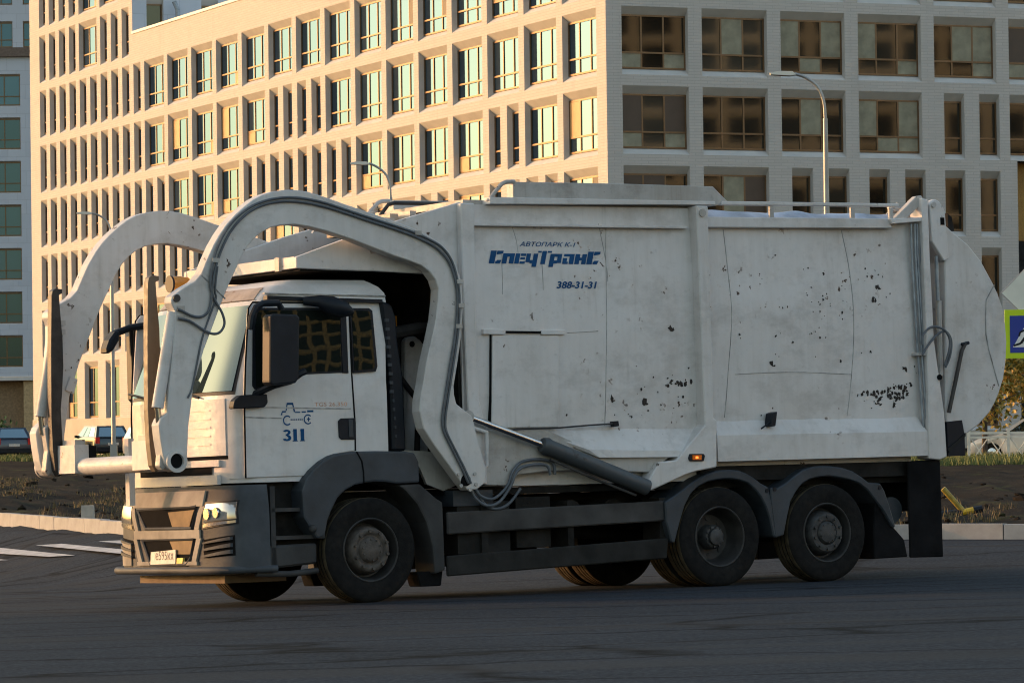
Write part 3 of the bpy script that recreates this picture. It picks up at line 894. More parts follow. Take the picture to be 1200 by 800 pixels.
def front_poly(name, pts, tab, off, mat, parent=None, depth=.02):
    """outline (y,z) laid on the curved front"""
    bm = bmesh.new()
    if len(pts) == 4:
        P = [Vector(q_) for q_ in pts]
        def f(a_, b_):
            q_ = (P[0] * (1 - a_) + P[1] * a_) * (1 - b_) + (P[3] * (1 - a_) + P[2] * a_) * b_
            return (xf(tab, q_.x, q_.y) - off, q_.x, q_.y)
        add_grid(bm, f, 10, 3)
        bmesh.ops.recalc_face_normals(bm, faces=bm.faces[:])
        es = [e for e in bm.edges if len(e.link_faces) == 1]
        r_ = bmesh.ops.extrude_edge_only(bm, edges=es)
        bmesh.ops.translate(bm, verts=[v for v in r_['geom'] if isinstance(v, bmesh.types.BMVert)], vec=(depth, 0, 0))
        return mesh_obj(name, bm, mat, parent or tr, 40)
    a = [bm.verts.new((xf(tab, y, z) - off, y, z)) for y, z in pts]
    b = [bm.verts.new((xf(tab, y, z) - off + depth, y, z)) for y, z in pts]
    bm.faces.new(a); bm.faces.new(b[::-1]); n = len(pts)
    for i in range(n): bm.faces.new((a[i], a[(i + 1) % n], b[(i + 1) % n], b[i]))
    return mesh_obj(name, bm, mat, parent or tr)
front_patch('windshield_surround', CAB, -1.03, 1.03, 1.985, 2.87, .004, M['black'])
ws = front_patch('windshield', CAB, -1.0, 1.0, 2.02, 2.82, .010, M['windshield'])
front_patch('sun_visor', CAB, -.35, .55, 2.60, 2.83, .03, M['black'], None, 12, 4, .012)
for y in (-.55, .35):
    tube('wiper', [(-1.42, y, 1.97), (-1.425, y + .25, 2.02), (-1.40, y + .55, 2.06)], .012, M['black'], tr, 6)
# rusty roof front above the windshield
front_patch('roof_lip', CAB, -1.0, 1.0, 2.875, 2.99, .012, M['rustpatch'], None, 24, 4, .01)
# white front panel, grille slot and lower frame
front_patch('front_panel', CAB, -.93, .93, 1.42, 1.95, .014, M['cabwhite'], None, 24, 6, .012)
front_patch('panel_gap', CAB, -.98, .98, 1.385, 1.418, .006, M['gap'])
front_patch('grille_slot', CAB, -.72, .72, 1.245, 1.315, .012, M['gap'])
front_patch('grille_bar', CAB, -.85, .85, 1.15, 1.24, .05, M['cabwhite'], None, 24, 3, .045)
front_patch('grille_bar', CAB, -.85, .85, 1.32, 1.38, .03, M['cabwhite'], None, 24, 3, .025)
for s in (-1, 1):
    front_patch('corner_panel', CAB, s * .95, s * 1.09, 1.20, 1.93, .008, M['cabwhite'], None, 8, 6, .008)
for zz in (1.52, 1.60, 1.68, 1.76, 1.84):
    front_patch('grille_slat', CAB, -.72, .72, zz, zz + .016, .020, M['cabwhite'], None, 20, 1)
# rain gutter and roof seam
prism('rain_gutter', [(-0.971,2.901),(0.287,2.868),(0.286,2.835),(-0.972,2.865)], -1.115, -1.04, M['black'], tr)
prism('roof_seam', [(-0.968,2.931),(0.357,2.910),(0.357,2.898),(-0.968,2.919)], -1.062, -1.02, M['seam'], tr)
# rear black air intake column
col_ = prism('air_intake', [(0.274,2.859),(0.396,2.818),(0.44,2.696),(0.451,2.467),(0.497,2.141),(0.511,1.423),(0.359,1.426),(0.354,2.142)], -1.11, -.72, M['black'], tr, .02)
for k in range(14):
    z = 1.55 + k * .085
    box('louvre', .36 + (.02 if k < 5 else 0) - k * .004, .40 - k * .004, -1.122, -1.10, z, z + .03, M['plastic'], col_)

# ---- doors
def door(s):
    y0, y1 = (-1.134, -1.10) if s < 0 else (1.10, 1.134)
    d = prism('door', [(-1.185,2.782),(-1.138,2.838),(-0.0985,2.828),(-0.087,2.185),(-0.0656,1.700),(-0.0745,1.433),(-0.253,1.412),(-0.357,1.378),(-0.442,1.336),(-0.527,1.273),(-0.594,1.207),(-1.262,1.202),(-1.255,1.837),(-1.241,2.154)], y0, y1, M['cabwhite'], tr, .008)
    yy = -1.135 if s < 0 else 1.135
    path = [(-1.265,-1.136,1.202),(-1.259,-1.136,1.836),(-1.237,-1.136,2.233),(-1.188,-1.136,2.782),(-1.141,-1.136,2.838),(-0.102,-1.136,2.827),(-0.0906,-1.136,2.184),(-0.0692,-1.136,1.699),(-0.0734,-1.136,1.433)]
    tube('door_seal', [(p[0], yy, p[2]) for p in path], .0085, M['gap'], d, 6)
    wf = [(-1.147,2.647),(-1.121,2.742),(-1.079,2.786),(-0.174,2.787),(-0.171,2.173),(-0.603,2.160),(-0.745,2.070),(-1.012,2.012),(-1.148,2.026),(-1.170,2.058)]
    wfr = prism('window_frame', wf, yy - .004 if s < 0 else yy - .03, yy + .03 if s < 0 else yy + .004, M['black'], d)
    g = [(-1.118,2.630),(-1.092,2.734),(-1.064,2.762),(-0.205,2.762),(-0.205,2.193),(-0.614,2.180),(-0.755,2.094),(-1.014,2.036),(-1.132,2.049)]
    prism('window_pane', g, yy - .008 if s < 0 else yy - .02, yy + .02 if s < 0 else yy + .008, M['cabglass'], d)
    prism('division_bar', [(-0.204,2.787),(-0.139,2.787),(-0.131,2.168),(-0.192,2.169)], yy - .012 if s < 0 else yy - .02, yy + .02 if s < 0 else yy + .012, M['black'], d)
    prism('handle', [(-0.258,1.718),(-0.229,1.742),(-0.0701,1.744),(-0.0675,1.542),(-0.227,1.541),(-0.254,1.565)], yy - .014 if s < 0 else yy, yy if s < 0 else yy + .014, M['black'], d, .004)
    prism('handle_lever', [(-0.151,1.733),(-0.105,1.732),(-0.101,1.562),(-0.148,1.563)], yy - .024 if s < 0 else yy + .012, yy - .012 if s < 0 else yy + .024, M['plastic'], d, .003)
    return d
door(-1); door(1)
for s in (-1, 1):
    yy = -1.125 if s < 0 else 1.125
    q = [(-0.0876,2.784),(0.124,2.784),(0.161,2.759),(0.2,2.231),(0.18,2.183),(-0.0658,2.169)]
    qf = prism('quarter_window', q, yy - .006 if s < 0 else yy - .06, yy + .06 if s < 0 else yy + .006, M['black'], tr)
    q = [(-0.0679,2.759),(0.111,2.759),(0.134,2.743),(0.169,2.240),(0.154,2.207),(-0.0539,2.193)]
    prism('window_pane', q, yy - .010 if s < 0 else yy - .03, yy + .03 if s < 0 else yy + .010, M['cabglass'], qf)
# crease lines along the door
prism('door_crease', [(-1.245,1.868),(-0.112,1.837),(-0.113,1.825),(-1.245,1.856)], -1.1375, -1.13, M['seam'], tr)
prism('door_crease', [(-1.248,1.773),(-0.865,1.759),(-0.866,1.747),(-1.248,1.761)], -1.1375, -1.13, M['seam'], tr)

# ---- mirrors
mir = prism('mirror', [(-1.160,2.687),(-1.132,2.710),(-0.877,2.703),(-0.846,2.679),(-0.874,2.107),(-0.907,2.067),(-1.153,2.046),(-1.184,2.078)], -1.50, -1.34, M['black'], tr, .025, 2)
prism('mirror_glass', [(-1.056,2.669),(-0.819,2.669),(-0.837,2.112),(-1.075,2.098)], -1.338, -1.33, M['windshield'], mir)
tube('mirror_arm', [(-1.268,-1.300,2.575),(-1.246,-1.300,2.693),(-1.198,-1.300,2.781),(-1.124,-1.300,2.816),(-0.96,-1.300,2.821),(-0.926,-1.300,2.765)], .032, M['black'], tr, 8)
tube('mirror_arm', [(-1.14, -1.12, 1.98), (-1.10, -1.25, 2.02), (-.95, -1.38, 2.10), (-.75, -1.40, 2.18)], .035, M['black'], tr, 8)
prism('mirror_mount', [(-1.411,1.861),(-1.391,1.924),(-1.327,1.971),(-1.045,1.980),(-1.039,1.896),(-1.076,1.857),(-1.403,1.845)], -1.2, -1.10, M['black'], tr, .02)
tube('ramp_mirror', [(-.60, -1.15, 2.85), (-.48, -1.25, 2.84), (-.40, -1.30, 2.80), (-.28, -1.33, 2.76), (-.18, -1.34, 2.73)], [.04, .06, .095, .085, .03], M['black'], tr, 10)
tube('front_mirror_arm', [(-1.10, .98, 2.74), (-1.25, 1.12, 2.72), (-1.40, 1.20, 2.66)], .035, M['black'], tr, 8)
prism('far_mirror', [(-1.40, 2.70), (-1.36, 2.685), (-1.37, 2.60), (-1.44, 2.50), (-1.50, 2.46), (-1.52, 2.50), (-1.48, 2.60)], 1.12, 1.28, M['black'], tr, .02)
tube('far_mirror_arm', [(-1.05, 1.10, 2.80), (-1.15, 1.3, 2.72), (-1.1, 1.38, 2.5), (-1.05, 1.38, 2.2)], .03, M['black'], tr, 8)
prism('far_mirror', [(-1.12, 2.68), (-.85, 2.68), (-.85, 2.0), (-1.12, 2.0)], 1.34, 1.5, M['black'], tr, .03)

# ---- bumper
bm = bmesh.new()
rings = []
for z in (.36, .40, .70, .92, 1.05, 1.14):
    rings.append([bm.verts.new(p) for p in ring(BUM, z, -1.06)])
for a, b in zip(rings, rings[1:]):
    for k in range(len(a) - 1): bm.faces.new((a[k], a[k + 1], b[k + 1], b[k]))
bm.faces.new(rings[0]); bm.faces.new(rings[-1][::-1])
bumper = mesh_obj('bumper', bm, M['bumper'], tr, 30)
front_poly('air_intake', [(0.589,0.931),(-0.576,0.95),(-0.491,0.756),(0.4,0.76)], BUM, .006, M['gap'], bumper)
front_poly('air_intake', [(0.479,0.643),(-0.534,0.647),(-0.46,0.476),(-0.374,0.42),(0.313,0.418)], BUM, .006, M['gap'], bumper)
# surround lips round the intakes
def lip(pts, r=.018):
    tube('intake_lip', [(xf(BUM, y, z) - .008, y, z) for y, z in pts + pts[:1]], r, M['bumper'], bumper, 6)
lip([(0.612,0.939),(-0.589,0.958),(-0.507,0.748),(0.418,0.752)]); lip([(0.497,0.651),(-0.55,0.655),(-0.476,0.476),(-0.39,0.412),(0.331,0.409)])
# baffle behind the upper intake, lit at low sun
front_poly('radiator_cover', [(-0.042,0.906),(-0.554,0.923),(-0.459,0.764),(-0.123,0.768)], BUM, .012, simple('brown_radiator_mesh', (.20, .12, .05), .7), bumper)
front_poly('radiator_cover', [(-0.0637,0.631),(-0.517,0.635),(-0.461,0.508),(-0.159,0.509)], BUM, .012, bpy.data.materials['brown_radiator_mesh'], bumper)
# lighter centre grille in the dark bumper: plastic tone plus painted-in sunlight
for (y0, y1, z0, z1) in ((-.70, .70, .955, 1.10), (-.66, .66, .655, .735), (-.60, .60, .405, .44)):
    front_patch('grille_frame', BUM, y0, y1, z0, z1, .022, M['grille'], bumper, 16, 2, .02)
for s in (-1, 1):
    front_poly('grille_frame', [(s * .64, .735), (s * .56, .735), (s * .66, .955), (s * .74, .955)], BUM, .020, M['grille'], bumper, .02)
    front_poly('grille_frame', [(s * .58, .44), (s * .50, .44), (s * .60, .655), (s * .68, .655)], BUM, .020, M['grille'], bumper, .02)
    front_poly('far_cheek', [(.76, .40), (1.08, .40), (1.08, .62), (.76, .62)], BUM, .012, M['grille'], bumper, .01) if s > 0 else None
hl = front_poly('headlight', [(-0.713,0.992),(-1.135,1.002),(-1.150,0.785),(-0.686,0.738)], BUM, .010, M['black'], tr)
front_poly('lens', [(-0.748,0.971),(-1.127,0.986),(-1.142,0.828),(-0.725,0.801)], BUM, .016, M['lens'], hl)
front_poly('lens', [(-0.725,0.789),(-1.140,0.817),(-1.138,0.793),(-0.708,0.753)], BUM, .016, M['reflector'], hl)
for (yy, zz, rr) in ((-.79, .88, .055), (-.93, .89, .05)):
    tube('reflector', [(xf(BUM, yy, zz) - .028, yy, zz), (xf(BUM, yy, zz) - .012, yy, zz)], rr, M['reflector'], hl, 16)
hl = front_poly('headlight', [(-y, z) for y, z in [(-0.713,0.992),(-1.135,1.002),(-1.150,0.785),(-0.686,0.738)]], BUM, .010, M['black'], tr)
front_poly('lens', [(-y, z) for y, z in [(-0.748,0.971),(-1.127,0.986),(-1.142,0.828),(-0.725,0.801)]], BUM, .016, M['lens'], hl)
front_poly('lens', [(-y, z) for y, z in [(-0.725,0.789),(-1.140,0.817),(-1.138,0.793),(-0.708,0.753)]], BUM, .016, M['reflector'], hl)
for s in (-1, 1):
    for k, (z0, z1) in enumerate(((.645, .60), (.585, .535), (.525, .475))):
        pts = [(s * -.72, z0 - .03), (s * -1.10, z0 + .02), (s * -1.10, z1 + .035), (s * -.72, z1)]
        front_poly('bumper_slat', [(s * s * y * 1.0, z) for y, z in pts] if s < 0 else pts, BUM, .03, M['bumper'], bumper, .03)
    front_poly('slat_recess', [(s * .70, .47), (s * 1.12, .49), (s * 1.12, .68), (s * .70, .64)], BUM, .003, M['gap'], bumper)
plate = front_poly('number_plate', [(0.288,0.532),(-0.213,0.553),(-0.197,0.42),(0.304,0.413)], BUM, .03, M['plate'], tr, .01)
tube('bumper_tube', [(x, y, .355) for x, y in [(xf(BUM, yy, .4) - .07 if abs(yy) < 1.19 else -1.0, yy * 1.02) for yy in [-1.19, -1.1, -1.0, -.85, -.6, -.3, 0, .3, .6, .85, 1.0, 1.12]]] + [(-1.05, 1.24, .34)], .034, M['bumper'], tr, 12)
box('tow_plate', -1.36, -.7, -.85, .85, .23, .30, simple('sunlit_ochre_underplate', (.16, .10, .05), .7), tr, .02)  # ochre stands for the orange sunlight on this plate
front_poly('fog_lamp', [(-0.234,0.473),(-0.352,0.476),(-0.341,0.424),(-0.223,0.42)], BUM, .03, M['fog'], tr, .03)

# ---- entry steps
box('step_housing', -1.10, -.42, -1.02, -.5, .42, 1.16, M['dark'], tr)
for z in (.62, .88): 
    box('step', -1.02, -.45, -1.17, -1.0, z, z + .035, M['rail'], tr, .008)
box('step_cheek', -1.03, -.98, -1.17, -.9, .38, 1.12, M['dustplastic'], tr, .015)
prism('step_base', [(-1.159,0.565),(-0.536,0.577),(-0.542,0.385),(-1.184,0.344)], -1.17, -.8, M['dustplastic'], tr, .02)
tube('marker_lamp', [(-0.607,-1.220,0.706),(-0.607,-1.220,0.705)], .035, M['dustplastic'], tr)
sph = bmesh.new(); bmesh.ops.create_uvsphere(sph, u_segments=12, v_segments=8, radius=.04)
o = mesh_obj('marker_lamp', sph, M['dustplastic'], tr, 60); p_ = [(-0.63,-1.260,0.714)]; o.location = p_[0]
tube('lower_rail', [(-1.187,-1.140,0.312),(-0.822,-1.140,0.299),(-0.527,-1.140,0.32)], .03, M['dustplastic'], tr)

# ---- door lettering
def glyphs(name, rects, x0, z0, h, shear, y, mat, parent):
    """rectangles / polygons in letter space (height 1), x to the right, sheared"""
    bm = bmesh.new()
    for poly in rects:
        vs = [bm.verts.new((x0 + (px + shear * pz) * h, y, z0 + pz * h)) for px, pz in poly]
        bm.faces.new(vs)
    return mesh_obj(name, bm, mat, parent)
def rc(x0, x1, z0, z1): return [(x0, z0), (x1, z0), (x1, z1), (x0, z1)]
def text_mesh(name, body, width, height, mat, parent, loc, shear=0., bold=0., yfun=None):
    cu = bpy.data.curves.new(name, 'FONT'); cu.body = body; cu.shear = shear; cu.offset = bold; cu.resolution_u = 3
    to = bpy.data.objects.new(name, cu); COL.objects.link(to)
    bpy.context.view_layer.update()
    me = bpy.data.meshes.new_from_object(to.evaluated_get(bpy.context.evaluated_depsgraph_get()))
    bpy.data.objects.remove(to)
    xs = [v.co.x for v in me.vertices]; ys = [v.co.y for v in me.vertices]
    sx = width / (max(xs) - min(xs)); sy = height / (max(ys) - min(ys)); mx, my = min(xs), min(ys)
    for v in me.vertices:
        X = loc[0] + (v.co.x - mx) * sx; Z = loc[2] + (v.co.y - my) * sy
        Y = yfun(X, Z) if yfun else loc[1]
        v.co = (X, Y, Z)
    me.materials.clear(); me.materials.append(mat)
    return link(name, me, parent)
def arc_ring(cx, cz, r0, r1, a0, a1, n=14):
    out = []
    for i in range(n):
        a = R(a0 + (a1 - a0) * i / n); b = R(a0 + (a1 - a0) * (i + 1) / n)
        out.append([(cx + r0 * math.cos(a), cz + r0 * math.sin(a)), (cx + r1 * math.cos(a), cz + r1 * math.sin(a)), (cx + r1 * math.cos(b), cz + r1 * math.sin(b)), (cx + r0 * math.cos(b), cz + r0 * math.sin(b))])
    return out
q = [(-0.875,1.664),(-0.52,1.658),(-0.842,1.535),(-0.598,1.531),(-0.868,1.859)]
lx, lz = q[0]; lw = q[1][0] - q[0][0]; lh = q[4][1] - q[0][1]; u = lw
emb = [[(.0, .33), (.05, .33), (.06, .40), (.16, .40), (.16, .44), (.05, .44)], [(.155, .44), (.185, .44), (.22, .60), (.36, .60), (.40, .42), (.43, .40), (.44, .44), (.385, .655), (.195, .655)],
       rc(.44, .60, .385, .415), rc(.64, .77, .39, .425), rc(.81, 1.0, .40, .45)]
emb += arc_ring(.20, .19, .10, .135, 45, 315) + arc_ring(.83, .21, .10, .135, 45, 315)
emb += [rc(.83, .865, .15, .27), rc(.80, .90, .20, .225)]
emb += [rc(.30 + i * .055, .335 + i * .055, .19, .225) for i in range(7)]
glyphs('emblem', emb, lx, lz, lw, 0, -1.1365, M['blue'], tr)
dx, dz = q[2]; dw = q[3][0] - q[2][0]; dh = dw * .62
num = arc_ring(.14, .70, .07, .215, -80, 160, 12) + arc_ring(.14, .27, .085, .25, -160, 85, 12) + [rc(.08, .21, .43, .57)]
for k in (.52, .92): num += [rc(k - .02, k + .18, .05, .95), [(k - .07, .78), (k, .80), (k, .93), (k + .02, .96)], rc(k - .07, k + .22, 0, .07)]
num = [[(px * 1.62, pz) for px, pz in poly] for poly in num]
glyphs('fleet_number', num, dx, dz, dh * .80, 0, -1.1365, M['blue'], tr)
q = [(-0.505,1.858),(-0.151,1.854)]
text_mesh('badge', 'TGS 26.350', q[1][0] - q[0][0], .038, M['badge'], tr, (q[0][0], -1.1365, q[0][1]))
ptx = text_mesh('plate_text', 'е595кх', .36, .085, M['plateink'], tr, (0, 0, 0))
for v in ptx.data.vertices:      # lay on the plate: letters run from the far side to the near side
    X, Z = v.co.x, v.co.z
    yy = .19 - X; zz = .455 + Z
    v.co = (xf(BUM, yy, zz) - .0325, yy, zz)
ptx.parent = plate

# ------------------------------------------------------------------ refuse body
box('body_core', 1.25, 6.70, -1.04, 1.04, 1.06, 3.60, M['white'], tr)
def panel_y(x, z):
    """side sheet of the body: slightly bulged, with shallow dents"""
    b = .035 * math.sin(math.pi * max(0, min(1, (z - 1.55) / 2.2)))
    d = noise.noise(Vector((x * 1.1, z * 1.3, 2.0))) * .014 + noise.noise(Vector((x * 3.1, z * 2.7, 5.0))) * .006
    return -(1.115 + b + d)
def side_sheet(name, x0, x1, z0, z1, s, mat, off=0., nx=44, nz=36):
    bm = bmesh.new()
    add_grid(bm, lambda a, b: (x0 + (x1 - x0) * a, -s * (panel_y(x0 + (x1 - x0) * a, z0 + (z1 - z0) * b) - off), z0 + (z1 - z0) * b), nx, nz)
    return mesh_obj(name, bm, mat, tr, 60)
for s in (-1, 1):
    side_sheet('side_sheet', 1.14, 3.93, 1.56, 3.79, s, M['white'])
    side_sheet('side_sheet', 3.93, 6.84, 1.56, 3.70, s, M['white'])
def ledge(pin, pmid, pbot, s):
    """pin: upper inner edge, pmid: outer edge, pbot: bottom edge, each two (x,z)"""
    bm = bmesh.new()
    rows = [[(x, s * 1.11, z) for x, z in pin], [(x, s * 1.235, z) for x, z in pmid], [(x, s * 1.24, z) for x, z in pbot], [(x, s * 1.0, z) for x, z in pbot]]
    vs = []
    for r_ in rows:
        (xa, ya, za), (xb, yb, zb) = r_
        vs.append([bm.verts.new((xa + (xb - xa) * i / 12, ya + noise.noise(Vector((i * .7, za * 3, s))) * .006, za + (zb - za) * i / 12)) for i in range(13)])
    for a, b in zip(vs, vs[1:]):
        for i in range(12): bm.faces.new((a[i], a[i + 1], b[i + 1], b[i]))
    for side in (0, 12): bm.faces.new([r_[side] for r_ in vs])
    return mesh_obj('ledge', bm, M['white'], tr)
for s in (-1, 1):
    ledge([(4.152,1.667),(6.739,1.665)], [(4.076,1.506),(6.778,1.501)], [(4.083,1.245),(6.786,1.252)], s)
    ledge([(1.934,1.600),(3.980,1.597)], [(2.527,1.391),(3.843,1.357)], [(2.646,1.313),(3.841,1.298)], s)
    lo, hi = ((lambda a, b: (-a, -b)) if s < 0 else (lambda a, b: (b, a)))(1.265, 1.08)
    prism('body_post', [(3.897,3.806),(4.039,3.804),(4.035,3.045),(4.023,1.677),(4.064,1.659),(4.045,1.190),(3.940,1.175),(3.782,1.153),(3.655,1.122),(3.518,1.074),(3.230,0.975),(3.187,1.048),(3.344,1.255),(3.552,1.268),(3.915,1.610),(3.906,2.446)], lo, hi, M['white'], tr, .01)
    lo, hi = (-1.20, -1.06) if s < 0 else (1.06, 1.20)
    prism('body_front_post', [(1.148,3.794),(1.304,3.796),(1.282,2.624),(1.295,1.883),(1.372,1.593),(1.354,1.084),(1.208,1.087),(1.158,1.884),(1.146,2.624)], lo, hi, M['white'], tr, .01)
    prism('lower_plate', [(1.278,1.612),(2.067,1.599),(2.661,1.364),(3.553,1.313),(3.267,1.157),(2.372,1.194),(2.052,1.192),(1.723,1.166),(1.621,1.061),(1.337,1.076)], (-1.185 if s < 0 else 1.0), (-1.0 if s < 0 else 1.185), M['dirtywhite'], tr, .008)
    lo, hi = (-1.185, -1.06) if s < 0 else (1.06, 1.185)
    prism('waist_bar', [(1.297,3.603),(3.838,3.605),(3.837,3.580),(1.296,3.578)], lo, hi, M['white'], tr, .004)
    prism('top_plate', [(1.770,4.012),(2.959,4.017),(4.166,4.009),(4.341,3.861),(4.201,3.816),(1.763,3.804)], lo, hi, M['dirtywhite'], tr, .006)
    prism('top_flange', [(1.482,3.857),(1.758,3.857),(4.174,3.858),(4.173,3.823),(1.480,3.790)], lo - .02, hi, M['white'], tr, .004)
    tube('guard_frame', [(1.480,-1.170,3.818),(1.562,-1.170,3.910),(1.644,-1.170,3.991),(1.694,-1.170,4.010),(1.793,-1.170,4.014)], .022, M['dirtywhite'], tr, 8) if s < 0 else tube('guard_frame', [(p[0], 1.17, p[2]) for p in [(1.480,-1.170,3.818),(1.562,-1.170,3.910),(1.644,-1.170,3.991),(1.694,-1.170,4.010),(1.793,-1.170,4.014)]], .022, M['dirtywhite'], tr, 8)
    prism('top_beam', [(4.073,3.702),(6.395,3.715),(6.436,3.614),(4.069,3.594)], lo - .015, hi, M['white'], tr, .008)
    prism('top_rail', [(4.259,3.863),(6.537,3.873),(6.536,3.842),(4.258,3.825)], lo - .01, hi - .05 if s < 0 else hi, M['white'], tr, .005)
    for u in [(4.890,3.826),(5.930,3.824),(6.433,3.822)]: box('stanchion', u[0] - .02, u[0] + .03, s * 1.17 - .012, s * 1.17 + .012, u[1] - .14, u[1], M['dirtywhite'], tr)
    lo, hi = (-1.255, -1.05) if s < 0 else (1.05, 1.255)
    prism('rear_post', [(6.790,3.930),(6.875,3.914),(6.877,3.326),(6.895,2.436),(6.998,1.688),(7.012,1.234),(6.908,1.205),(6.773,1.221),(6.791,1.903),(6.796,2.525)], lo, hi, M['white'], tr, .008)
    box('under_beam', 3.95, 6.85, s * 1.06 - .05, s * 1.06 + .05, 1.05, 1.20, M['dark'], tr)
box('body_front_wall', 1.12, 1.26, -1.1, 1.1, 1.06, 3.76, M['dark'], tr, .01)  # dark colour puts the shade of the gap onto this wall
box('sun_block_box', .36, 1.08, .45, 1.08, 1.06, 3.10, M['chassis'], tr, .04)  # added box that keeps the sun out of the gap behind the cab
box('rear_bulkhead', .40, 1.10, .0, .44, 1.06, 2.5, M['dark'], tr, .03)
box('roof_sheet', 1.26, 4.0, -1.06, 1.06, 3.60, 3.84, M['dirtywhite'], tr)
# pale sheet of packed load under the top rail
bm = bmesh.new()
def mound(a, b):
    x = 4.05 + 2.6 * a; y = -1.07 + 2.14 * b
    return (x, y, 3.70 + .09 * min(1, 10 * min(b, 1 - b)) + noise.noise(Vector((x * 3, y * 4, 1))) * .035)
add_grid(bm, mound, 60, 24); mesh_obj('load_sheet', bm, M['tarp'], tr, 40)
# weld seams
def seam(px, r=.0045, y=None):
    pts = catmull([(x, z) for x, z in px], 6)
    tube('weld_seam', [(x, panel_y(x, z) - .001, z) for x, z in pts], r, M['seam'], tr, 6)
seam([(2.884,3.571),(2.851,2.963),(2.825,2.288),(2.800,1.631)]); seam([(4.313,3.580),(4.341,3.226),(4.365,2.752),(4.321,2.193),(4.258,1.686)]); seam([(5.834,3.589),(5.904,3.149),(5.924,2.577),(5.881,2.093),(5.819,1.681)])
seam([(4.403,2.119),(4.811,2.133),(5.245,2.134),(5.881,2.107)]); seam([(2.369,2.542),(2.734,2.558)], .004)
seam([(1.778,3.592),(1.822,3.442),(1.836,3.292)], .003); seam([(1.639,3.316),(1.634,3.042),(1.625,2.917)], .003); seam([(2.105,3.295),(2.106,3.044),(2.103,2.960)], .003)
seam([(2.804,3.621),(2.846,3.385),(2.870,3.199),(2.874,3.047)], .0035)
# flaked paint, bare dark steel showing
random.seed(21)
CH = [(4.858,2.223),(4.452,2.523),(4.912,2.501),(5.348,2.520),(5.127,2.439),(5.478,2.482),(5.775,2.735),(5.743,2.244),(5.415,2.290),(4.905,2.319),(6.136,2.338),(6.567,2.167),(6.704,2.184),(6.134,1.756),(4.861,1.773),(4.957,3.326),(4.744,3.134),(5.366,3.199),(5.561,3.147),(5.787,3.017),(5.332,2.919),(5.390,2.998),(5.539,2.875),(5.492,2.823),(5.625,2.832),(4.968,2.796),(5.776,2.744),(5.489,2.753),(6.125,3.115),(6.106,3.195),(6.244,3.010),(6.182,2.886),(6.409,2.939),(6.271,3.134),(4.462,2.519),(5.370,2.526),(5.471,2.587),(2.882,1.891),(3.281,1.853),(3.234,1.980),(3.181,2.209),(3.383,2.098),(3.559,2.087),(3.825,2.188),(3.750,1.898),(3.688,1.899),(3.081,1.737),(2.916,1.731),(3.440,1.953),(2.349,1.738),(3.121,1.711),(3.319,1.767),(3.476,1.825),(3.631,1.789),(3.769,1.838)]
BIG = [(6.244,3.010),(4.858,2.223),(3.281,1.853),(6.567,2.167),(2.882,1.891),(6.182,2.886),(3.610,2.590)]
PATCH = [(6.006,1.899),(6.073,1.907),(6.140,1.906),(6.208,1.914),(6.263,1.914),(6.320,1.931),(6.378,1.956),(6.435,1.974),(6.491,1.964),(6.547,1.972),(6.591,1.937),(6.410,1.921),(6.465,1.902),(6.522,1.911),(6.352,1.886),(6.407,1.859),(6.474,1.849),(6.531,1.866),(6.238,1.852),(6.214,1.808),(6.439,1.814),(6.639,1.998),(6.600,1.892),(3.557,2.019),(3.609,2.032),(3.661,2.027),(3.714,2.035),(3.756,2.039),(3.798,2.043)]
def flake(bm, x, z, r):
    n = 9; a0 = random.uniform(0, 6)
    st = random.uniform(.6, 1.9)
    vs = []
    for i in range(n):
        a = a0 + 6.283 * i / n; rr = r * random.uniform(.45, 1.25)
        X, Z = x + rr * math.cos(a), z + rr * math.sin(a) * st * .8
        vs.append(bm.verts.new((X, panel_y(X, Z) - .0035, Z)))
    bm.faces.new(vs)
bm = bmesh.new()
for x, z in CH:
    flake(bm, x, z, random.uniform(.008, .017))
    for k in range(random.randrange(3)): flake(bm, x + random.gauss(0, .05), z + random.gauss(0, .05), random.uniform(.004, .009))
for x, z in BIG: flake(bm, x, z, .03); flake(bm, x + .03, z - .02, .018)
for x, z in PATCH:
    for k in range(4): flake(bm, x + random.gauss(0, .022), z + random.gauss(0, .013), random.uniform(.007, .024))
o = mesh_obj('paint_flakes', bm, simple('bare_dark_steel', (.022, .016, .013), .7, 0, .5, 20), tr); o['kind'] = 'stuff'
# service hatch
hatch = prism('hatch', [(1.483,2.522),(2.257,2.520),(2.224,1.622),(1.441,1.622)], -1.172, -1.10, M['white'], tr, .006)
prism('hinge', [(1.371,2.580),(1.626,2.575),(1.624,2.525),(1.369,2.530)], -1.19, -1.10, M['white'], hatch, .004)
prism('hinge', [(2.042,2.566),(2.323,2.569),(2.321,2.523),(2.041,2.524)], -1.19, -1.10, M['white'], hatch, .004)
prism('hinge_pin', [(1.626,2.562),(2.042,2.557),(2.041,2.537),(1.625,2.542)], -1.182, -1.10, M['gap'], hatch)
prism('hatch_gap', [(1.465,2.526),(1.473,2.526),(1.453,1.882),(1.432,1.626),(1.426,1.626),(1.445,1.882)], -1.168, -1.10, M['gap'], hatch)
tube('latch_rod', [(1.578,-1.200,1.603),(1.875,-1.200,1.610),(2.204,-1.200,1.613),(2.557,-1.200,1.633),(2.882,-1.200,1.645)], .009, M['forkblack'], tr, 6)
prism('latch', [(2.842,1.666),(2.904,1.670),(2.912,1.619),(2.850,1.612)], -1.21, -1.15, M['black'], tr)
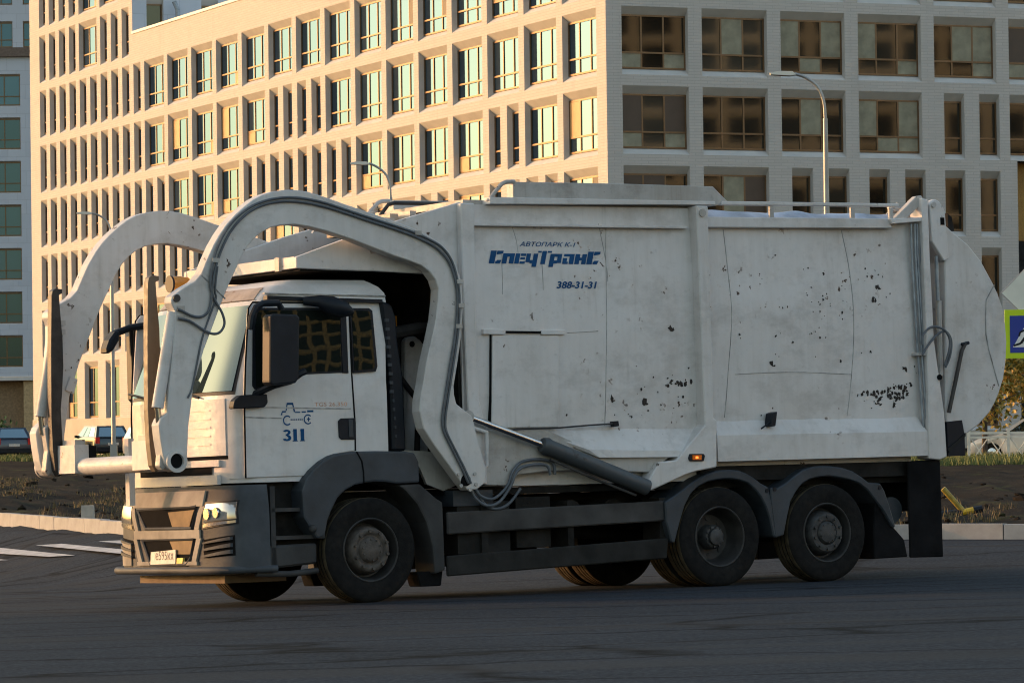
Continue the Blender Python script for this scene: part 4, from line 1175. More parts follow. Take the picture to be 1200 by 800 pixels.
# hinge knob and rubber buffer
prism('buffer', [(4.763,1.719),(4.828,1.735),(4.800,1.589),(4.735,1.581)], -1.26, -1.14, M['black'], tr, .008)
tube('buffer_pin', [(4.628,-1.240,1.565),(4.748,-1.240,1.633)], .008, M['black'], tr, 6)
p_ = [(3.961,-1.270,3.733)]; tube('pivot_bolt', [(p_[0][0], -1.28, p_[0][2]), (p_[0][0], -1.2, p_[0][2])], .04, M['dirtywhite'], tr, 14)
# side marker lamp
lm = prism('side_marker', [(3.708,1.328),(3.876,1.325),(3.890,1.304),(3.873,1.253),(3.705,1.256),(3.691,1.282)], -1.285, -1.25, M['black'], tr, .004)
prism('lens', [(3.732,1.315),(3.842,1.313),(3.840,1.266),(3.730,1.268)], -1.292, -1.28, M['orange'], lm)
prism('bulb', [(3.768,1.302),(3.799,1.301),(3.798,1.280),(3.767,1.280)], -1.294, -1.288, M['litorange'], lm)

# ---- lettering on the side sheet
def drape(me):
    for v in me.vertices: v.co.y = panel_y(v.co.x, v.co.z) - .005
G = {
 'C': (1.02, [rc(0, .45, 0, 1), [(.50, .70), (1.0, .78), (1.0, 1), (.50, 1)], [(.50, 0), (.88, 0), (.98, .28), (.62, .28)], rc(.5, .58, .05, .2)]),
 'п': (1.0, [rc(0, .38, 0, .8), rc(.38, .56, .54, .8), rc(.56, .93, 0, .8)]),
 'е': (.88, [rc(0, .36, 0, .8), rc(.42, .84, .61, .8), rc(.42, .80, .34, .50), rc(.42, .84, 0, .18)]),
 'ц': (1.0, [rc(0, .34, .12, .8), rc(.34, .56, .04, .30), rc(.56, .92, -.24, .8)]),
 'Т': (1.0, [rc(-.12, .16, .88, 1.02), rc(.22, .58, -.02, 1.02), rc(.64, .98, .88, 1.02)]),
 'р': (.95, [rc(-.1, .26, -.24, .8), rc(.26, .55, .56, .8), rc(.50, .84, .08, .8), rc(.26, .52, .04, .28)]),
 'а': (.98, [rc(.52, .90, 0, .8), rc(.05, .52, .60, .8), rc(0, .44, .0, .18), rc(0, .34, .18, .48)]),
 'н': (1.0, [rc(0, .38, 0, .8), rc(.38, .56, .30, .52), rc(.56, .93, 0, .8)]),
}
q = [(1.482,3.218),(2.772,3.218),(1.486,3.343)]
h = q[2][1] - q[0][1]
word = ['C', 'п', 'е', 'ц', 'Т', 'р', 'а', 'н', 'C']
tot = sum(G[c][0] for c in word) - .02
sx = (q[1][0] - q[0][0]) / (tot * h)
x = 0; rects = []
for c in word:
    for poly in G[c][1]: rects.append([((px + x) * sx, pz) for px, pz in poly])
    x += G[c][0]
bm = bmesh.new()
for poly in rects:
    bm.faces.new([bm.verts.new((q[0][0] + (px + .30 * pz) * h, 0, q[0][1] + pz * h)) for px, pz in poly])
o = mesh_obj('company_lettering', bm, M['blue'], tr); drape(o.data)
q = [(1.853,3.388),(2.515,3.390),(2.257,2.977),(2.742,2.974)]
text_mesh('depot_lettering', 'АВТОПАРК К-1', q[1][0] - q[0][0], .046, M['blue'], tr, (q[0][0], 0, q[0][1]), .35, .012, lambda X, Z: panel_y(X, Z) - .005)
text_mesh('phone_lettering', '388-31-31', q[3][0] - q[2][0], .070, M['blue'], tr, (q[2][0], 0, q[2][1]), .25, .028, lambda X, Z: panel_y(X, Z) - .005)

# ---- tailgate drum
tg = prism('tailgate', [(6.960,3.669),(7.029,3.420),(7.114,3.278),(7.116,3.063),(7.054,1.680),(7.081,1.501),(7.308,1.462),(7.367,1.488),(7.498,1.562),(7.654,1.690),(7.728,1.787),(7.792,1.895),(7.857,2.038),(7.900,2.218),(7.922,2.434),(7.912,2.615),(7.880,2.796),(7.827,2.931),(7.763,3.048),(7.610,3.281),(7.444,3.451),(7.253,3.574),(7.120,3.671)], -1.2, 1.2, M['armwhite'], tr, .012)
prism('hinge_plate', [(6.901,3.862),(6.926,3.907),(6.973,3.921),(7.029,3.900),(7.104,3.798),(7.110,3.668),(7.134,3.302),(7.070,3.275),(6.919,3.478)], -1.25, -1.18, M['white'], tg, .008)
p_ = [(6.942,-1.260,3.861)]; tube('hinge_bolt', [(p_[0][0], -1.27, p_[0][2]), (p_[0][0], -1.2, p_[0][2])], .03, M['dirtywhite'], tg, 12)
prism('latch_slot', [(7.032,3.729),(7.083,3.729),(7.086,3.653),(7.034,3.653)], -1.256, -1.22, M['gap'], tg)
prism('lamp_bracket', [(7.241,3.788),(7.297,3.744),(7.325,3.601),(7.245,3.609)], -1.12, -1.0, M['chassis'], tg)
tube('drum_seam', [(7.769,-1.205,3.030),(7.657,-1.205,2.876),(7.637,-1.205,2.687),(7.635,-1.205,2.507),(7.668,-1.205,2.345),(7.729,-1.205,2.147),(7.785,-1.205,1.966)], .006, M['seam'], tg, 6)
tube('support_strut', [(7.318,-1.240,2.412),(7.269,-1.240,2.337),(7.175,-1.240,2.034),(7.068,-1.240,1.696)], .022, M['forkblack'], tg, 8)
tube('strut_pin', [(7.272,-1.240,2.404),(7.365,-1.240,2.421)], .018, M['black'], tg, 8)
prism('rubber_seal', [(7.050,1.599),(7.257,1.614),(7.285,1.462),(7.286,1.243),(7.057,1.239)], -1.22, -1.1, M['black'], tg)
prism('latch_bar', [(7.040,1.314),(7.289,1.479),(7.287,1.444),(7.062,1.278)], -1.235, -1.2, M['rail2'], tg)
for (uu, vv) in ((1106, 498), (1106, 522)):
    pass
# slack hydraulic hoses and pipes beside the rear post
for k in range(4):
    d_ = .038 * k
    pth = [(6.720,-1.200,3.666),(6.717,-1.200,3.328),(6.731,-1.200,2.883),(6.746,-1.200,2.439),(6.764,-1.200,2.083),(6.783,-1.200,1.728),(6.795,-1.200,1.497)]
    tube('hydraulic_pipe', [(p[0] + d_ - .03, -1.19 - .012 * (k % 2), p[2]) for p in pth], .013, M['hosesteel'], tr, 8)
box('pipe_clamp', *[v for p in [[(6.667,2.296),(6.790,2.260)]] for v in (p[0][0], p[1][0])], -1.235, -1.15, 2.29, 2.32, M['dirtywhite'], tr)
for pth in ([(6.701,-1.290,2.293),(6.737,-1.290,2.346),(6.880,-1.290,2.487),(6.996,-1.290,2.540),(7.063,-1.290,2.504),(7.093,-1.290,2.415),(7.064,-1.290,2.273),(7.002,-1.290,2.166)], [(6.686,-1.300,2.399),(6.713,-1.300,2.505),(6.807,-1.300,2.576),(6.910,-1.300,2.584),(7.011,-1.300,2.540),(7.064,-1.300,2.450),(7.047,-1.300,2.326),(6.983,-1.300,2.184)]):
    tube('hydraulic_hose', catmull(pth, 5), .013, M['hose'], tr, 8)
tube('hydraulic_cylinder', [(7.002,-1.200,3.330),(7.001,-1.200,3.062),(7.004,-1.200,2.866)], .022, M['hosesteel'], tr, 8)
tube('hydraulic_cylinder', [(7.040,-1.170,2.868),(7.032,-1.170,2.439),(7.028,-1.170,2.082)], .030, M['dirtywhite'], tr, 8)
for (pt) in [(6.942,-1.260,2.062)]: tube('hook', [(pt[0], -1.27, pt[2]), (pt[0], -1.2, pt[2])], .03, M['gap'], tr, 10)
# greasy linkage on top by the rear post
random.seed(11)
for k in range(7):
    a = [(6.564,-1.100,3.690),(6.681,-1.100,3.780),(6.893,-1.100,3.944),(6.979,-1.100,3.820),(6.799,-1.100,3.889),(6.638,-1.100,3.833)]
    p0 = a[random.randrange(6)]; p1 = a[random.randrange(6)]
    tube('linkage_bar', [(p0[0], -1.15 + .05 * k, p0[2] + random.uniform(-.03, .03)), ((p0[0] + p1[0]) / 2, -1.13 + .06 * k, (p0[2] + p1[2]) / 2 + random.uniform(-.03, .04)), (p1[0] + .05, -1.12 + .05 * k, p1[2])], .018 + .01 * (k % 3), M['dirtywhite'], tr, 7)
prism('linkage_arm', [(6.439,3.689),(6.767,3.952),(6.836,3.962),(6.879,3.900),(6.551,3.664)], -1.2, -1.12, M['dirtywhite'], tr, .008)
prism('linkage_foot', [(6.379,3.709),(6.878,3.734),(6.876,3.694),(6.399,3.656)], -1.24, -1.1, M['white'], tr, .006)

# ---- canopy over the cab
for s in (-1, 1):
    lo, hi = (-1.12, -1.06) if s < 0 else (1.06, 1.12)
    prism('canopy_side', [(-0.646,3.265),(-0.129,3.435),(0.478,3.622),(1.199,3.813),(1.210,3.289),(1.202,2.793),(0.973,2.916),(0.787,3.113),(0.215,3.138),(-0.255,3.147),(-0.65,3.161)], lo, hi, M['white'], tr, .006)
xl = -.64
box('canopy_lip', xl, xl + .06, -1.059, 1.059, 3.165, 3.272, M['white'], tr, .006)
box('canopy_floor', xl + .06, 1.12, -1.058, 1.058, 3.14, 3.17, M['dark'], tr)
box('canopy_rib', xl - .03, xl, -.82, -.74, 3.15, 3.28, M['dirtywhite'], tr, .006)
box('canopy_rib', xl - .03, xl, .70, .78, 3.15, 3.28, M['dirtywhite'], tr, .006)
prism('canopy_tooth', [(0.478,3.622),(1.209,3.817),(1.210,3.851),(0.809,3.754),(0.518,3.676)], .5, .54, M['dirtywhite'], tr)
be = tube('beacon_lamp', [(xl - .22, 1.0, 3.14), (xl - .12, 1.0, 3.14), (xl - .02, 1.0, 3.16)], [.075, .08, .05], M['lampamber'], tr, 16)
tube('lamp_bezel', [(xl - .235, 1.0, 3.14), (xl - .215, 1.0, 3.14)], .085, M['black'], be, 16)
# debris-strewn hopper rim seen over the canopy
tube('hopper_rim', [(1.088,0.2,3.785),(1.181,0.2,3.889),(1.251,0.2,3.907),(1.630,0.2,3.908),(1.832,0.2,3.907)], .02, M['forkblack'], tr, 8)
random.seed(5)
for k in range(16):
    x_ = .55 + k * .075; z_ = 3.66 + .010 * k
    box('rubbish', x_, x_ + random.uniform(.06, .14), -.2 + random.uniform(-.3, .4), .35, z_ - .1, z_ + random.uniform(.0, .06), M[random.choice(['forkbrown', 'dirtywhite', 'forkblack', 'rustpatch'])], tr)
# machinery in the gap behind the cab
prism('bracket', [(0.805,2.499),(0.845,2.532),(0.913,2.540),(0.98,2.499),(1.036,2.432),(1.030,1.410),(0.758,1.415)], -.66, -.58, M['dirtywhite'], tr, .01)
tube('bracket_hole', [(p[0], -.665, p[2]) for p in [(0.881,-0.6,2.462),(0.881,-0.6,2.461)]][:1] + [(p[0], -.655, p[2]) for p in [(0.881,-0.6,2.462)]], .03, M['gap'], tr, 12)
box('pump_block', .55, 1.05, -.5, .55, 1.1, 2.15, M['dark'], tr, .05)
tube('pump_pipe', [(.5, -.7, 1.2), (.6, -.75, 2.0), (.75, -.6, 2.5), (.9, -.3, 2.62)], .04, M['chassis'], tr, 8)
tube('pump_pipe', [(.8, -.8, 1.2), (.85, -.8, 1.9), (.7, -.5, 2.3)], .03, M['chassis'], tr, 8)
tube('cross_pipe', [(.45, -1.0, 2.55), (.8, -.95, 2.6), (1.12, -.9, 2.58)], .06, M['chassis'], tr, 8)
box('sunlit_patch', .86, 1.0, -.2, -.17, 2.62, 2.76, M['lampamber'], tr)  # amber colour stands in for a spot of orange sunlight in the gap
prism('skirt_plate', [(0.515,1.434),(1.238,1.387),(1.298,1.147),(0.982,1.031),(0.792,1.101),(0.72,1.258)], -1.0, -.96, M['dirtywhite'], tr)

# ---- lift arms
ARM = [(1.049,1.027),(1.146,1.037),(1.236,1.092),(1.260,1.239),(1.181,1.469),(1.139,1.658),(1.113,1.741),(1.037,1.791),(0.943,1.857),(0.922,1.947),(0.92,2.029),(0.972,2.257),(1.024,2.519),(1.052,2.764),(1.047,3.018),(0.981,3.198),(0.922,3.304),(0.828,3.389),(0.701,3.457),(0.546,3.525),(0.344,3.587),(0.156,3.642),(0.00714,3.684),(-0.225,3.749),(-0.482,3.825),(-0.638,3.863),(-0.775,3.877),(-0.895,3.874),(-1.005,3.857),(-1.115,3.827),(-1.216,3.778),(-1.308,3.717),(-1.410,3.636),(-1.503,3.548),(-1.577,3.456),(-1.652,3.345),(-1.719,3.218),(-1.785,3.084),(-1.859,3.013),(-1.984,2.950),(-2.093,2.879),(-2.107,2.824),(-2.070,2.746),(-2.074,2.605),(-2.110,2.309),(-2.154,1.997),(-2.178,1.810),(-2.241,1.764),(-2.268,1.710),(-2.255,1.578),(-2.233,1.437),(-2.209,1.351),(-2.167,1.296),(-2.106,1.275),(-2.035,1.293),(-1.989,1.355),(-1.977,1.464),(-1.961,1.682),(-1.897,2.057),(-1.780,2.385),(-1.675,2.613),(-1.598,2.786),(-1.522,2.944),(-1.436,3.102),(-1.359,3.245),(-1.284,3.348),(-1.209,3.424),(-1.126,3.481),(-1.034,3.522),(-0.914,3.545),(-0.777,3.553),(-0.63,3.535),(-0.428,3.493),(-0.189,3.427),(0.0895,3.337),(0.276,3.274),(0.464,3.223),(0.596,3.179),(0.689,3.118),(0.749,3.045),(0.78,2.952),(0.771,2.846),(0.741,2.666),(0.686,2.471),(0.621,2.259),(0.576,2.049),(0.538,1.903),(0.529,1.789),(0.566,1.627),(0.671,1.479),(0.836,1.276),(0.984,1.094)]
pin = [(-2.103,1.372),(1.042,1.105),(1.140,1.127)]
for s in (-1, 1):
    lo, hi = (-1.34, -1.19) if s < 0 else (1.19, 1.34)
    arm = prism('lift_arm', ARM, lo, hi, M['armwhite'], tr, .008)
    out = s * 1.34
    bm = bmesh.new()
    prof = [(.105, out + s * .0), (.105, out + s * .03), (.07, out + s * .032), (.066, out + s * .004)]
    add_lathe_y(bm, prof, 24, *pin[0]); mesh_obj('pivot_ring', bm, M['armwhite'], arm, 40)
    bm = bmesh.new(); add_tube(bm, [(pin[0][0], out - s * .002, pin[0][1]), (pin[0][0], out + s * .006, pin[0][1])], .067, 20); mesh_obj('pivot_bore', bm, M['gap'], arm)
    bm = bmesh.new(); add_tube(bm, [(pin[1][0] - .02, out - s * .01, pin[1][1] + .02), (pin[1][0] - .02, out + s * .006, pin[1][1] + .02)], .055, 16); mesh_obj('pivot_bore', bm, M['gap'], arm)
    for (du, dv) in ((-.10, .06), (-.08, -.05), (.08, .06), (.09, -.04), (.02, -.09)):
        tube('bolt', [(pin[1][0] + du, out, pin[1][1] + dv + .02), (pin[1][0] + du, out + s * .015, pin[1][1] + dv + .02)], .018, M['dirtywhite'], arm, 8)
    # bolted pad on the outer lower arm
    if s > 0:
        prism('bolted_pad', [(x, z) for x, z in [(-1.895,2.251),(-1.816,2.219),(-1.865,2.078),(-1.953,2.118)]], 1.16, 1.19, M['armwhite'], arm, .005)
    # seam where the forward plate is welded on
    sx_ = [(-1.787,-1.342,3.076),(-1.543,-1.342,2.857)]; tube('weld_seam', [(p[0], out + s * .001, p[2]) for p in sx_], .007, M['seam'], arm, 6)
    # tilt cylinder on the front edge of the arm
    c0 = [(-2.061,2.734),(-2.245,1.860),(-2.236,1.735),(-2.229,1.688)]
    yt = 1.28 if s < 0 else 1.12
    cyl_ = tube('tilt_cylinder', [(c0[0][0], s * yt, c0[0][1]), (c0[1][0], s * yt, c0[1][1])], .056, M['armwhite'] if s < 0 else M['dirtywhite'], tr, 14)
    tube('piston_rod', [(c0[1][0], s * yt, c0[1][1]), (c0[3][0], s * yt, c0[3][1])], .03, M['chrome'], cyl_, 10)
    pp = [(-1.978,2.687),(-2.051,2.311),(-2.124,1.952)]
    tube('cylinder_pipe', [(x, s * (yt + .04), z) for x, z in pp], .017, M['hosesteel'], cyl_, 8)
    for (uu) in [(-2.020,2.765),(-2.023,2.679)]: box('pipe_block', uu[0] - .03, uu[0] + .05, s * (yt + .02) - .05, s * (yt + .02) + .05, uu[1] - .025, uu[1] + .025, M['dirtywhite'], cyl_, .006)
    tp = [(-2.053,2.860)]; tube('pivot_pin', [(tp[0][0], out - s * .01, tp[0][1]), (tp[0][0], out + s * .02, tp[0][1])], .035, M['forkblack'], arm, 12)
    lk = prism('tilt_lever', [(-2.246,1.752),(-2.201,1.782),(-2.160,1.704),(-2.174,1.532),(-2.162,1.337),(-2.216,1.291),(-2.250,1.331),(-2.218,1.533)], s * (yt - .03) - .05, s * (yt - .03) + .05, M['dirtywhite'], tr, .008)
# hoses clipped along the near arm
hp = [(1.039,-1.360,1.096),(0.967,-1.360,1.244),(0.867,-1.360,1.426),(0.777,-1.360,1.598),(0.767,-1.360,1.720),(0.797,-1.360,1.883),(0.865,-1.360,2.192),(0.934,-1.360,2.493),(0.973,-1.360,2.779),(0.966,-1.360,3.000),(0.901,-1.360,3.196),(0.79,-1.360,3.322),(0.649,-1.360,3.402),(0.46,-1.360,3.473),(0.226,-1.360,3.540),(-0.00757,-1.360,3.601),(-0.285,-1.360,3.678),(-0.543,-1.360,3.739),(-0.79,-1.360,3.767),(-0.973,-1.360,3.760),(-1.147,-1.360,3.721),(-1.295,-1.360,3.648),(-1.443,-1.360,3.519),(-1.556,-1.360,3.352),(-1.642,-1.360,3.155),(-1.684,-1.360,2.973),(-1.701,-1.360,2.840),(-1.736,-1.360,2.737),(-1.808,-1.360,2.690),(-1.906,-1.360,2.698),(-2.002,-1.360,2.741),(-2.054,-1.360,2.761)]
tube('arm_hose', catmull(hp, 4), .0125, M['hose'], tr, 8)
hp2 = [(1.068,-1.360,1.095),(0.996,-1.360,1.244),(0.896,-1.360,1.425),(0.806,-1.360,1.598),(0.801,-1.360,1.720),(0.831,-1.360,1.882),(0.899,-1.360,2.191),(0.963,-1.360,2.493),(0.997,-1.360,2.779),(0.99,-1.360,3.000),(0.93,-1.360,3.213),(0.819,-1.360,3.351),(0.678,-1.360,3.427),(0.49,-1.360,3.498),(0.255,-1.360,3.564),(0.0214,-1.360,3.626),(-0.257,-1.360,3.703),(-0.523,-1.360,3.771),(-0.78,-1.360,3.803),(-0.982,-1.360,3.792),(-1.174,-1.360,3.745),(-1.330,-1.360,3.667),(-1.478,-1.360,3.543),(-1.600,-1.360,3.368),(-1.678,-1.360,3.170),(-1.706,-1.360,2.973),(-1.661,-1.360,2.840),(-1.593,-1.360,2.729),(-1.569,-1.360,2.627),(-1.617,-1.360,2.549),(-1.697,-1.360,2.533),(-1.794,-1.360,2.572),(-1.934,-1.360,2.651),(-2.048,-1.360,2.675)]
tube('arm_hose', catmull(hp2, 4), .0125, M['hose'], tr, 8)
tube('arm_hose', catmull([(-1.619,-1.350,3.155),(-1.653,-1.350,2.935),(-1.646,-1.350,2.856),(-1.733,-1.350,2.659),(-1.810,-1.350,2.463),(-1.870,-1.350,2.228),(-1.921,-1.350,2.033),(-1.967,-1.350,1.948)], 4), .009, M['hose'], tr, 6)
for p in [(1.001,-1.360,3.025),(1.012,-1.360,2.796),(0.976,-1.360,2.599),(0.547,-1.360,3.487),(-1.650,-1.360,3.210)]: box('hose_clip', p[0] - .03, p[0] + .04, -1.375, -1.34, p[2] - .02, p[2] + .02, M['dirtywhite'], tr, .004)
# slack hoses under the arm pivot
for pth in ([(1.118,-1.250,1.096),(1.172,-1.250,0.964),(1.305,-1.250,0.879),(1.452,-1.250,0.908),(1.585,-1.250,1.052),(1.669,-1.250,1.199),(1.809,-1.250,1.254),(2.008,-1.250,1.250),(2.054,-1.250,1.157)], [(1.166,-1.220,1.096),(1.250,-1.220,0.979),(1.405,-1.220,0.942),(1.565,-1.220,1.054),(1.639,-1.220,1.200),(1.751,-1.220,1.289),(1.950,-1.220,1.310),(2.108,-1.220,1.273),(2.124,-1.220,1.157)], [(1.208,-1.200,1.079),(1.299,-1.200,0.912),(1.433,-1.200,0.843),(1.592,-1.200,0.888),(1.735,-1.200,1.033)]):
    tube('slack_hose', catmull(pth, 5), .015, M['hose'], tr, 8)
# ---- lift cylinders
for s in (-1, 1):
    a_, b_, c_ = [(1.105,1.735),(1.988,1.441),(3.185,1.006)]
    cyl_ = tube('lift_cylinder', [(b_[0] - .03, s * 1.26, b_[1] + .01), (b_[0] + .02, s * 1.26, b_[1] - .007), (b_[0] + .06, s * 1.26, b_[1] - .022), (c_[0], s * 1.26, c_[1])], [.07, .088, .08, .08], M['barrel'], tr, 18)
    tube('piston_rod', [(a_[0], s * 1.26, a_[1]), (b_[0], s * 1.26, b_[1])], .034, M['chrome'], cyl_, 14)
    tube('rod_eye', [(a_[0], s * 1.30, a_[1]), (a_[0], s * 1.18, a_[1])], .06, M['dirtywhite'], cyl_, 14)
    pl_ = [(2.053,1.307),(2.597,1.095),(3.049,0.933)]
    tube('cylinder_pipe', [(x, s * 1.26, z) for x, z in pl_], .013, M['rail'], cyl_, 8)
    tri = [(1.051,1.663),(1.330,1.584),(1.328,1.264),(1.279,1.232),(1.122,1.473)]
    tube('gusset', [(x, s * 1.25, z) for x, z in tri + tri[:1]], .022, M['armwhite'], tr, 8)

# ---- fork carriage
zc = 1.365; xc = -2.06
tube('cross_tube', [(xc, -1.2, zc), (xc, 1.2, zc)], .083, M['armwhite'], tr, 18)
for s in (-1, 1):
    box('carrier_box', xc - .10, xc + .05, s * .78 - .19, s * .78 + .19, zc - .06, zc + .21, M['armwhite'], tr, .012)
    box('carrier_cap', xc - .06, xc + .05, s * .78 - .12, s * .78 + .14, zc + .21, zc + .26, M['dirtywhite'], tr, .02)
    box('carrier_slot', xc + .05, xc + .13, s * .78 - .19, s * .78 + .19, zc + .0, zc + .20, M['gap'], tr, .004)
FORK = [(-2.180,3.023),(-2.166,3.070),(-2.134,3.090),(-2.064,3.083),(-2.065,3.043),(-2.101,3.027),(-2.092,2.874),(-2.074,2.598),(-2.073,2.338),(-2.094,2.071),(-2.112,1.930),(-2.105,1.694),(-2.095,1.458),(-2.090,1.309),(-2.153,1.279),(-2.187,1.343),(-2.207,1.539),(-2.215,1.853),(-2.201,2.481)]
for s in (-1, 1):
    lo, hi = (-1.04, -.95) if s < 0 else (.95, 1.04)
    prism('fork', FORK, lo, hi, M['forkbrown'] if s < 0 else M['forkblack'], tr, .006)
bm = bmesh.new(); add_box(bm, xc + .30, xc + .36, .25, .33, .98, 1.62); bev(bm, .008); mesh_obj('buffer_bar', bm, M['armwhite'], tr)

# ------------------------------------------------------------------ street things
M['galv'] = simple('galvanised_pole', (.36, .35, .34), .45, .4, .2, 1.5)
M['lamphead'] = simple('lamp_head', (.62, .60, .56), .35, .2, .1, 2)
lg = NT('golden_leaves'); lg.base(lg.ramp(lg.noise(lg.coord(), 2.2, 3), [(.35, (.10, .12, .02)), (.5, (.30, .22, .03)), (.65, (.45, .24, .03))])); lg.set(Roughness=.6)
M['leafgold'] = lg.m
M['leafgreen'] = simple('green_leaves', (.07, .11, .025), .6, 0, .5, 3)
M['bark'] = simple('bark', (.07, .05, .035), .9, 0, .3, 6)
M['grass'] = simple('grass_blades', (.11, .13, .03), .7, 0, .5, 2)
M['drygrass'] = simple('dry_grass_blades', (.12, .09, .04), .8, 0, .5, 2)
M['fencepaint'] = simple('cream_fence_paint', (.74, .68, .58), .5, 0, .2, 2)
M['yellow'] = simple('yellow_barrier_paint', (.62, .38, .02), .5, 0, .25, 6)
M['stonepost'] = simple('pale_concrete', (.45, .40, .34), .85, 0, .2, 6)

def ground_at(x, y):
    return field_z(x, y) if y > kerb_y(x) + .2 else road_z(x, y)

def lamp(name, label, base, hgt, reach, group):
    t = thing(name, label, 'street lamp', base, 0, group)
    tube('pole', [(0, 0, 0), (0, 0, hgt * .5), (0, 0, hgt - 1.0)], [.085, .07, .05], M['galv'], t, 12)
    a = [(0, 0, hgt - 1.0), (-.03, 0, hgt - .62), (-.16, 0, hgt - .30), (-.42, 0, hgt - .09), (-reach + .55, 0, hgt)]
    tube('arm', catmull(a, 5), .034, M['galv'], t, 8)
    bm = bmesh.new()
    pr = [(-reach + .58, -.03), (-reach + .5, .045), (-reach + .2, .055), (-reach, .02), (-reach + .02, -.02), (-reach + .45, -.05)]
    add_prism(bm, [(x, hgt + z) for x, z in pr], -.14, .14); bev(bm, .015)
    mesh_obj('lamp_head', bm, M['lamphead'], t)
    box('base_collar', -.12, .12, -.12, .12, 0, .9, M['galv'], t, .02)
    return t
lamp('street_lamp', 'tall curved street lamp standing in front of the shaded wall with brown windows', (7.02, 87.0, .3), 9.16, 1.22, 'curved street lamps along the road')
lamp('street_lamp', 'curved street lamp before the sunlit wall, its base hidden by the truck', (-3.5, 115.0, .35), 9.17, 1.18, 'curved street lamps along the road')
lamp('street_lamp', 'curved street lamp behind the folded lift arm, near the parked cars', (-14.35, 141.0, .45), 9.2, 1.25, 'curved street lamps along the road')

# ---- road signs
p0 = [(9.369,71.000,3.995)]
sg = thing('road_sign', 'white diamond sign over a blue pedestrian crossing sign on a yellow board', 'road sign', (p0[0][0], 71, 0), 0)
zb = p0[0][2]
tube('post', [(0, .06, .3), (0, .06, zb + .6)], .035, M['galv'], sg, 10)
bm = bmesh.new()
def rot_sq(bm, h, y0, y1, cz):
    pts = [(-h, cz), (0, cz - h), (h, cz), (0, cz + h)]
    add_prism(bm, pts, y0, y1)
rot_sq(bm, .50, -.02, .01, zb); bev(bm, .004)
dm = mesh_obj('diamond_plate', bm, simple('white_sign_face', (.74, .74, .66), .35, 0, .06, 3), sg)
tube('rim', [(-.505, -.012, zb), (0, -.012, zb + .505), (.505, -.012, zb), (0, -.012, zb - .505), (-.505, -.012, zb)], .012, M['galv'], dm, 6)
q = [(8.916,71.000,3.692),(8.902,71.000,2.812)]
x0 = q[0][0] - p0[0][0]; z1 = q[0][2]; z0 = q[1][2]
lime = NT('fluorescent_board'); lime.base((.55, .72, .02)); lime.set(Roughness=.4); lime.b.inputs['Specular IOR Level'].default_value = .3
bd = box('board', x0, -x0, -.03, .0, z0, z1, lime.m, sg, .004)
bs = .09
cw = box('crossing_sign', x0 + bs, -x0 - bs, -.036, -.031, z0 + .10, z1 - .11, simple('sign_blue', (.006, .03, .30), .4, 0, .05, 2), sg)
bx0, bx1, bz0, bz1 = x0 + bs, -x0 - bs, z0 + .10, z1 - .11
bm = bmesh.new(); add_prism(bm, [(bx0 + .05, bz0 + .10), (bx1 - .05, bz0 + .10), (0, bz1 - .03)], -.040, -.037); mesh_obj('white_triangle', bm, simple('sign_white', (.75, .75, .75), .4, 0, .05, 2), cw)
bm = bmesh.new()
def limb(a, b, w):
    a = Vector(a); b = Vector(b); d = (b - a).normalized(); n = Vector((-d.y, d.x)) * w
    add_prism(bm, [tuple(a + n), tuple(b + n), tuple(b - n), tuple(a - n)], -.0445, -.041)
zc_ = bz0 + .10
limb((-.30, zc_ + .03), (-.17, zc_ + .07), .018); limb((-.17, zc_ + .07), (-.06, zc_ + .22), .022); limb((-.06, zc_ + .22), (-.02, zc_ + .36), .028)
limb((-.02, zc_ + .2), (.06, zc_ + .12), .02); limb((.06, zc_ + .12), (.16, zc_ + .03), .018); limb((-.02, zc_ + .35), (-.18, zc_ + .27), .016); limb((-.18, zc_ + .27), (-.20, zc_ + .20), .015); limb((-.0, zc_ + .34), (.10, zc_ + .24), .016)
mesh_obj('walking_figure', bm, M['black'], cw)

# ---- leaf clouds
def leaf_cloud(bm, centre, rad, n, size, clumps=14):
    cs = []
    for i in range(clumps):
        v = Vector((random.gauss(0, 1), random.gauss(0, 1), random.gauss(0, 1))).normalized() * random.uniform(.3, .95)
        cs.append((Vector((v.x * rad[0], v.y * rad[1], v.z * rad[2])) + Vector(centre), random.uniform(.25, .48)))
    for i in range(n):
        c, k = random.choice(cs)
        p = c + Vector((random.gauss(0, 1) * rad[0], random.gauss(0, 1) * rad[1], random.gauss(0, 1) * rad[2])) * k * .55
        a = Vector((random.uniform(-1, 1), random.uniform(-1, 1), random.uniform(-.6, 1))).normalized()
        b = a.orthogonal().normalized(); b.rotate(Matrix.Rotation(random.uniform(0, 6.28), 3, a)); c2 = a.cross(b)
        s = size * random.uniform(.6, 1.3)
        bm.faces.new([bm.verts.new(p + b * s), bm.verts.new(p + c2 * s * .5), bm.verts.new(p - b * s), bm.verts.new(p - c2 * s * .5)])
def tree(name, label, cat, loc, h, rad, n, size, mat, trunk=True, group=None):
    t = thing(name, label, cat, loc, 0, group)
    if trunk:
        tk = tube('trunk', [(0, 0, -.2), (.04, 0, h * .3), (-.03, .02, h * .55), (.0, 0, h * .8)], [.11, .09, .06, .02], M['bark'], t, 8)
        for k in range(7):
            a = random.uniform(0, 6.28); z = h * random.uniform(.35, .7)
            tube('limb', [(0, 0, z), (math.cos(a) * rad[0] * .35, math.sin(a) * rad[1] * .35, z + h * .12), (math.cos(a) * rad[0] * .75, math.sin(a) * rad[1] * .75, z + h * .2)], [.05, .03, .01], M['bark'], tk, 5)
    bm = bmesh.new(); leaf_cloud(bm, (0, 0, h - rad[2]), rad, n, size)
    mesh_obj('crown' if trunk else 'foliage', bm, mat, t)
    return t
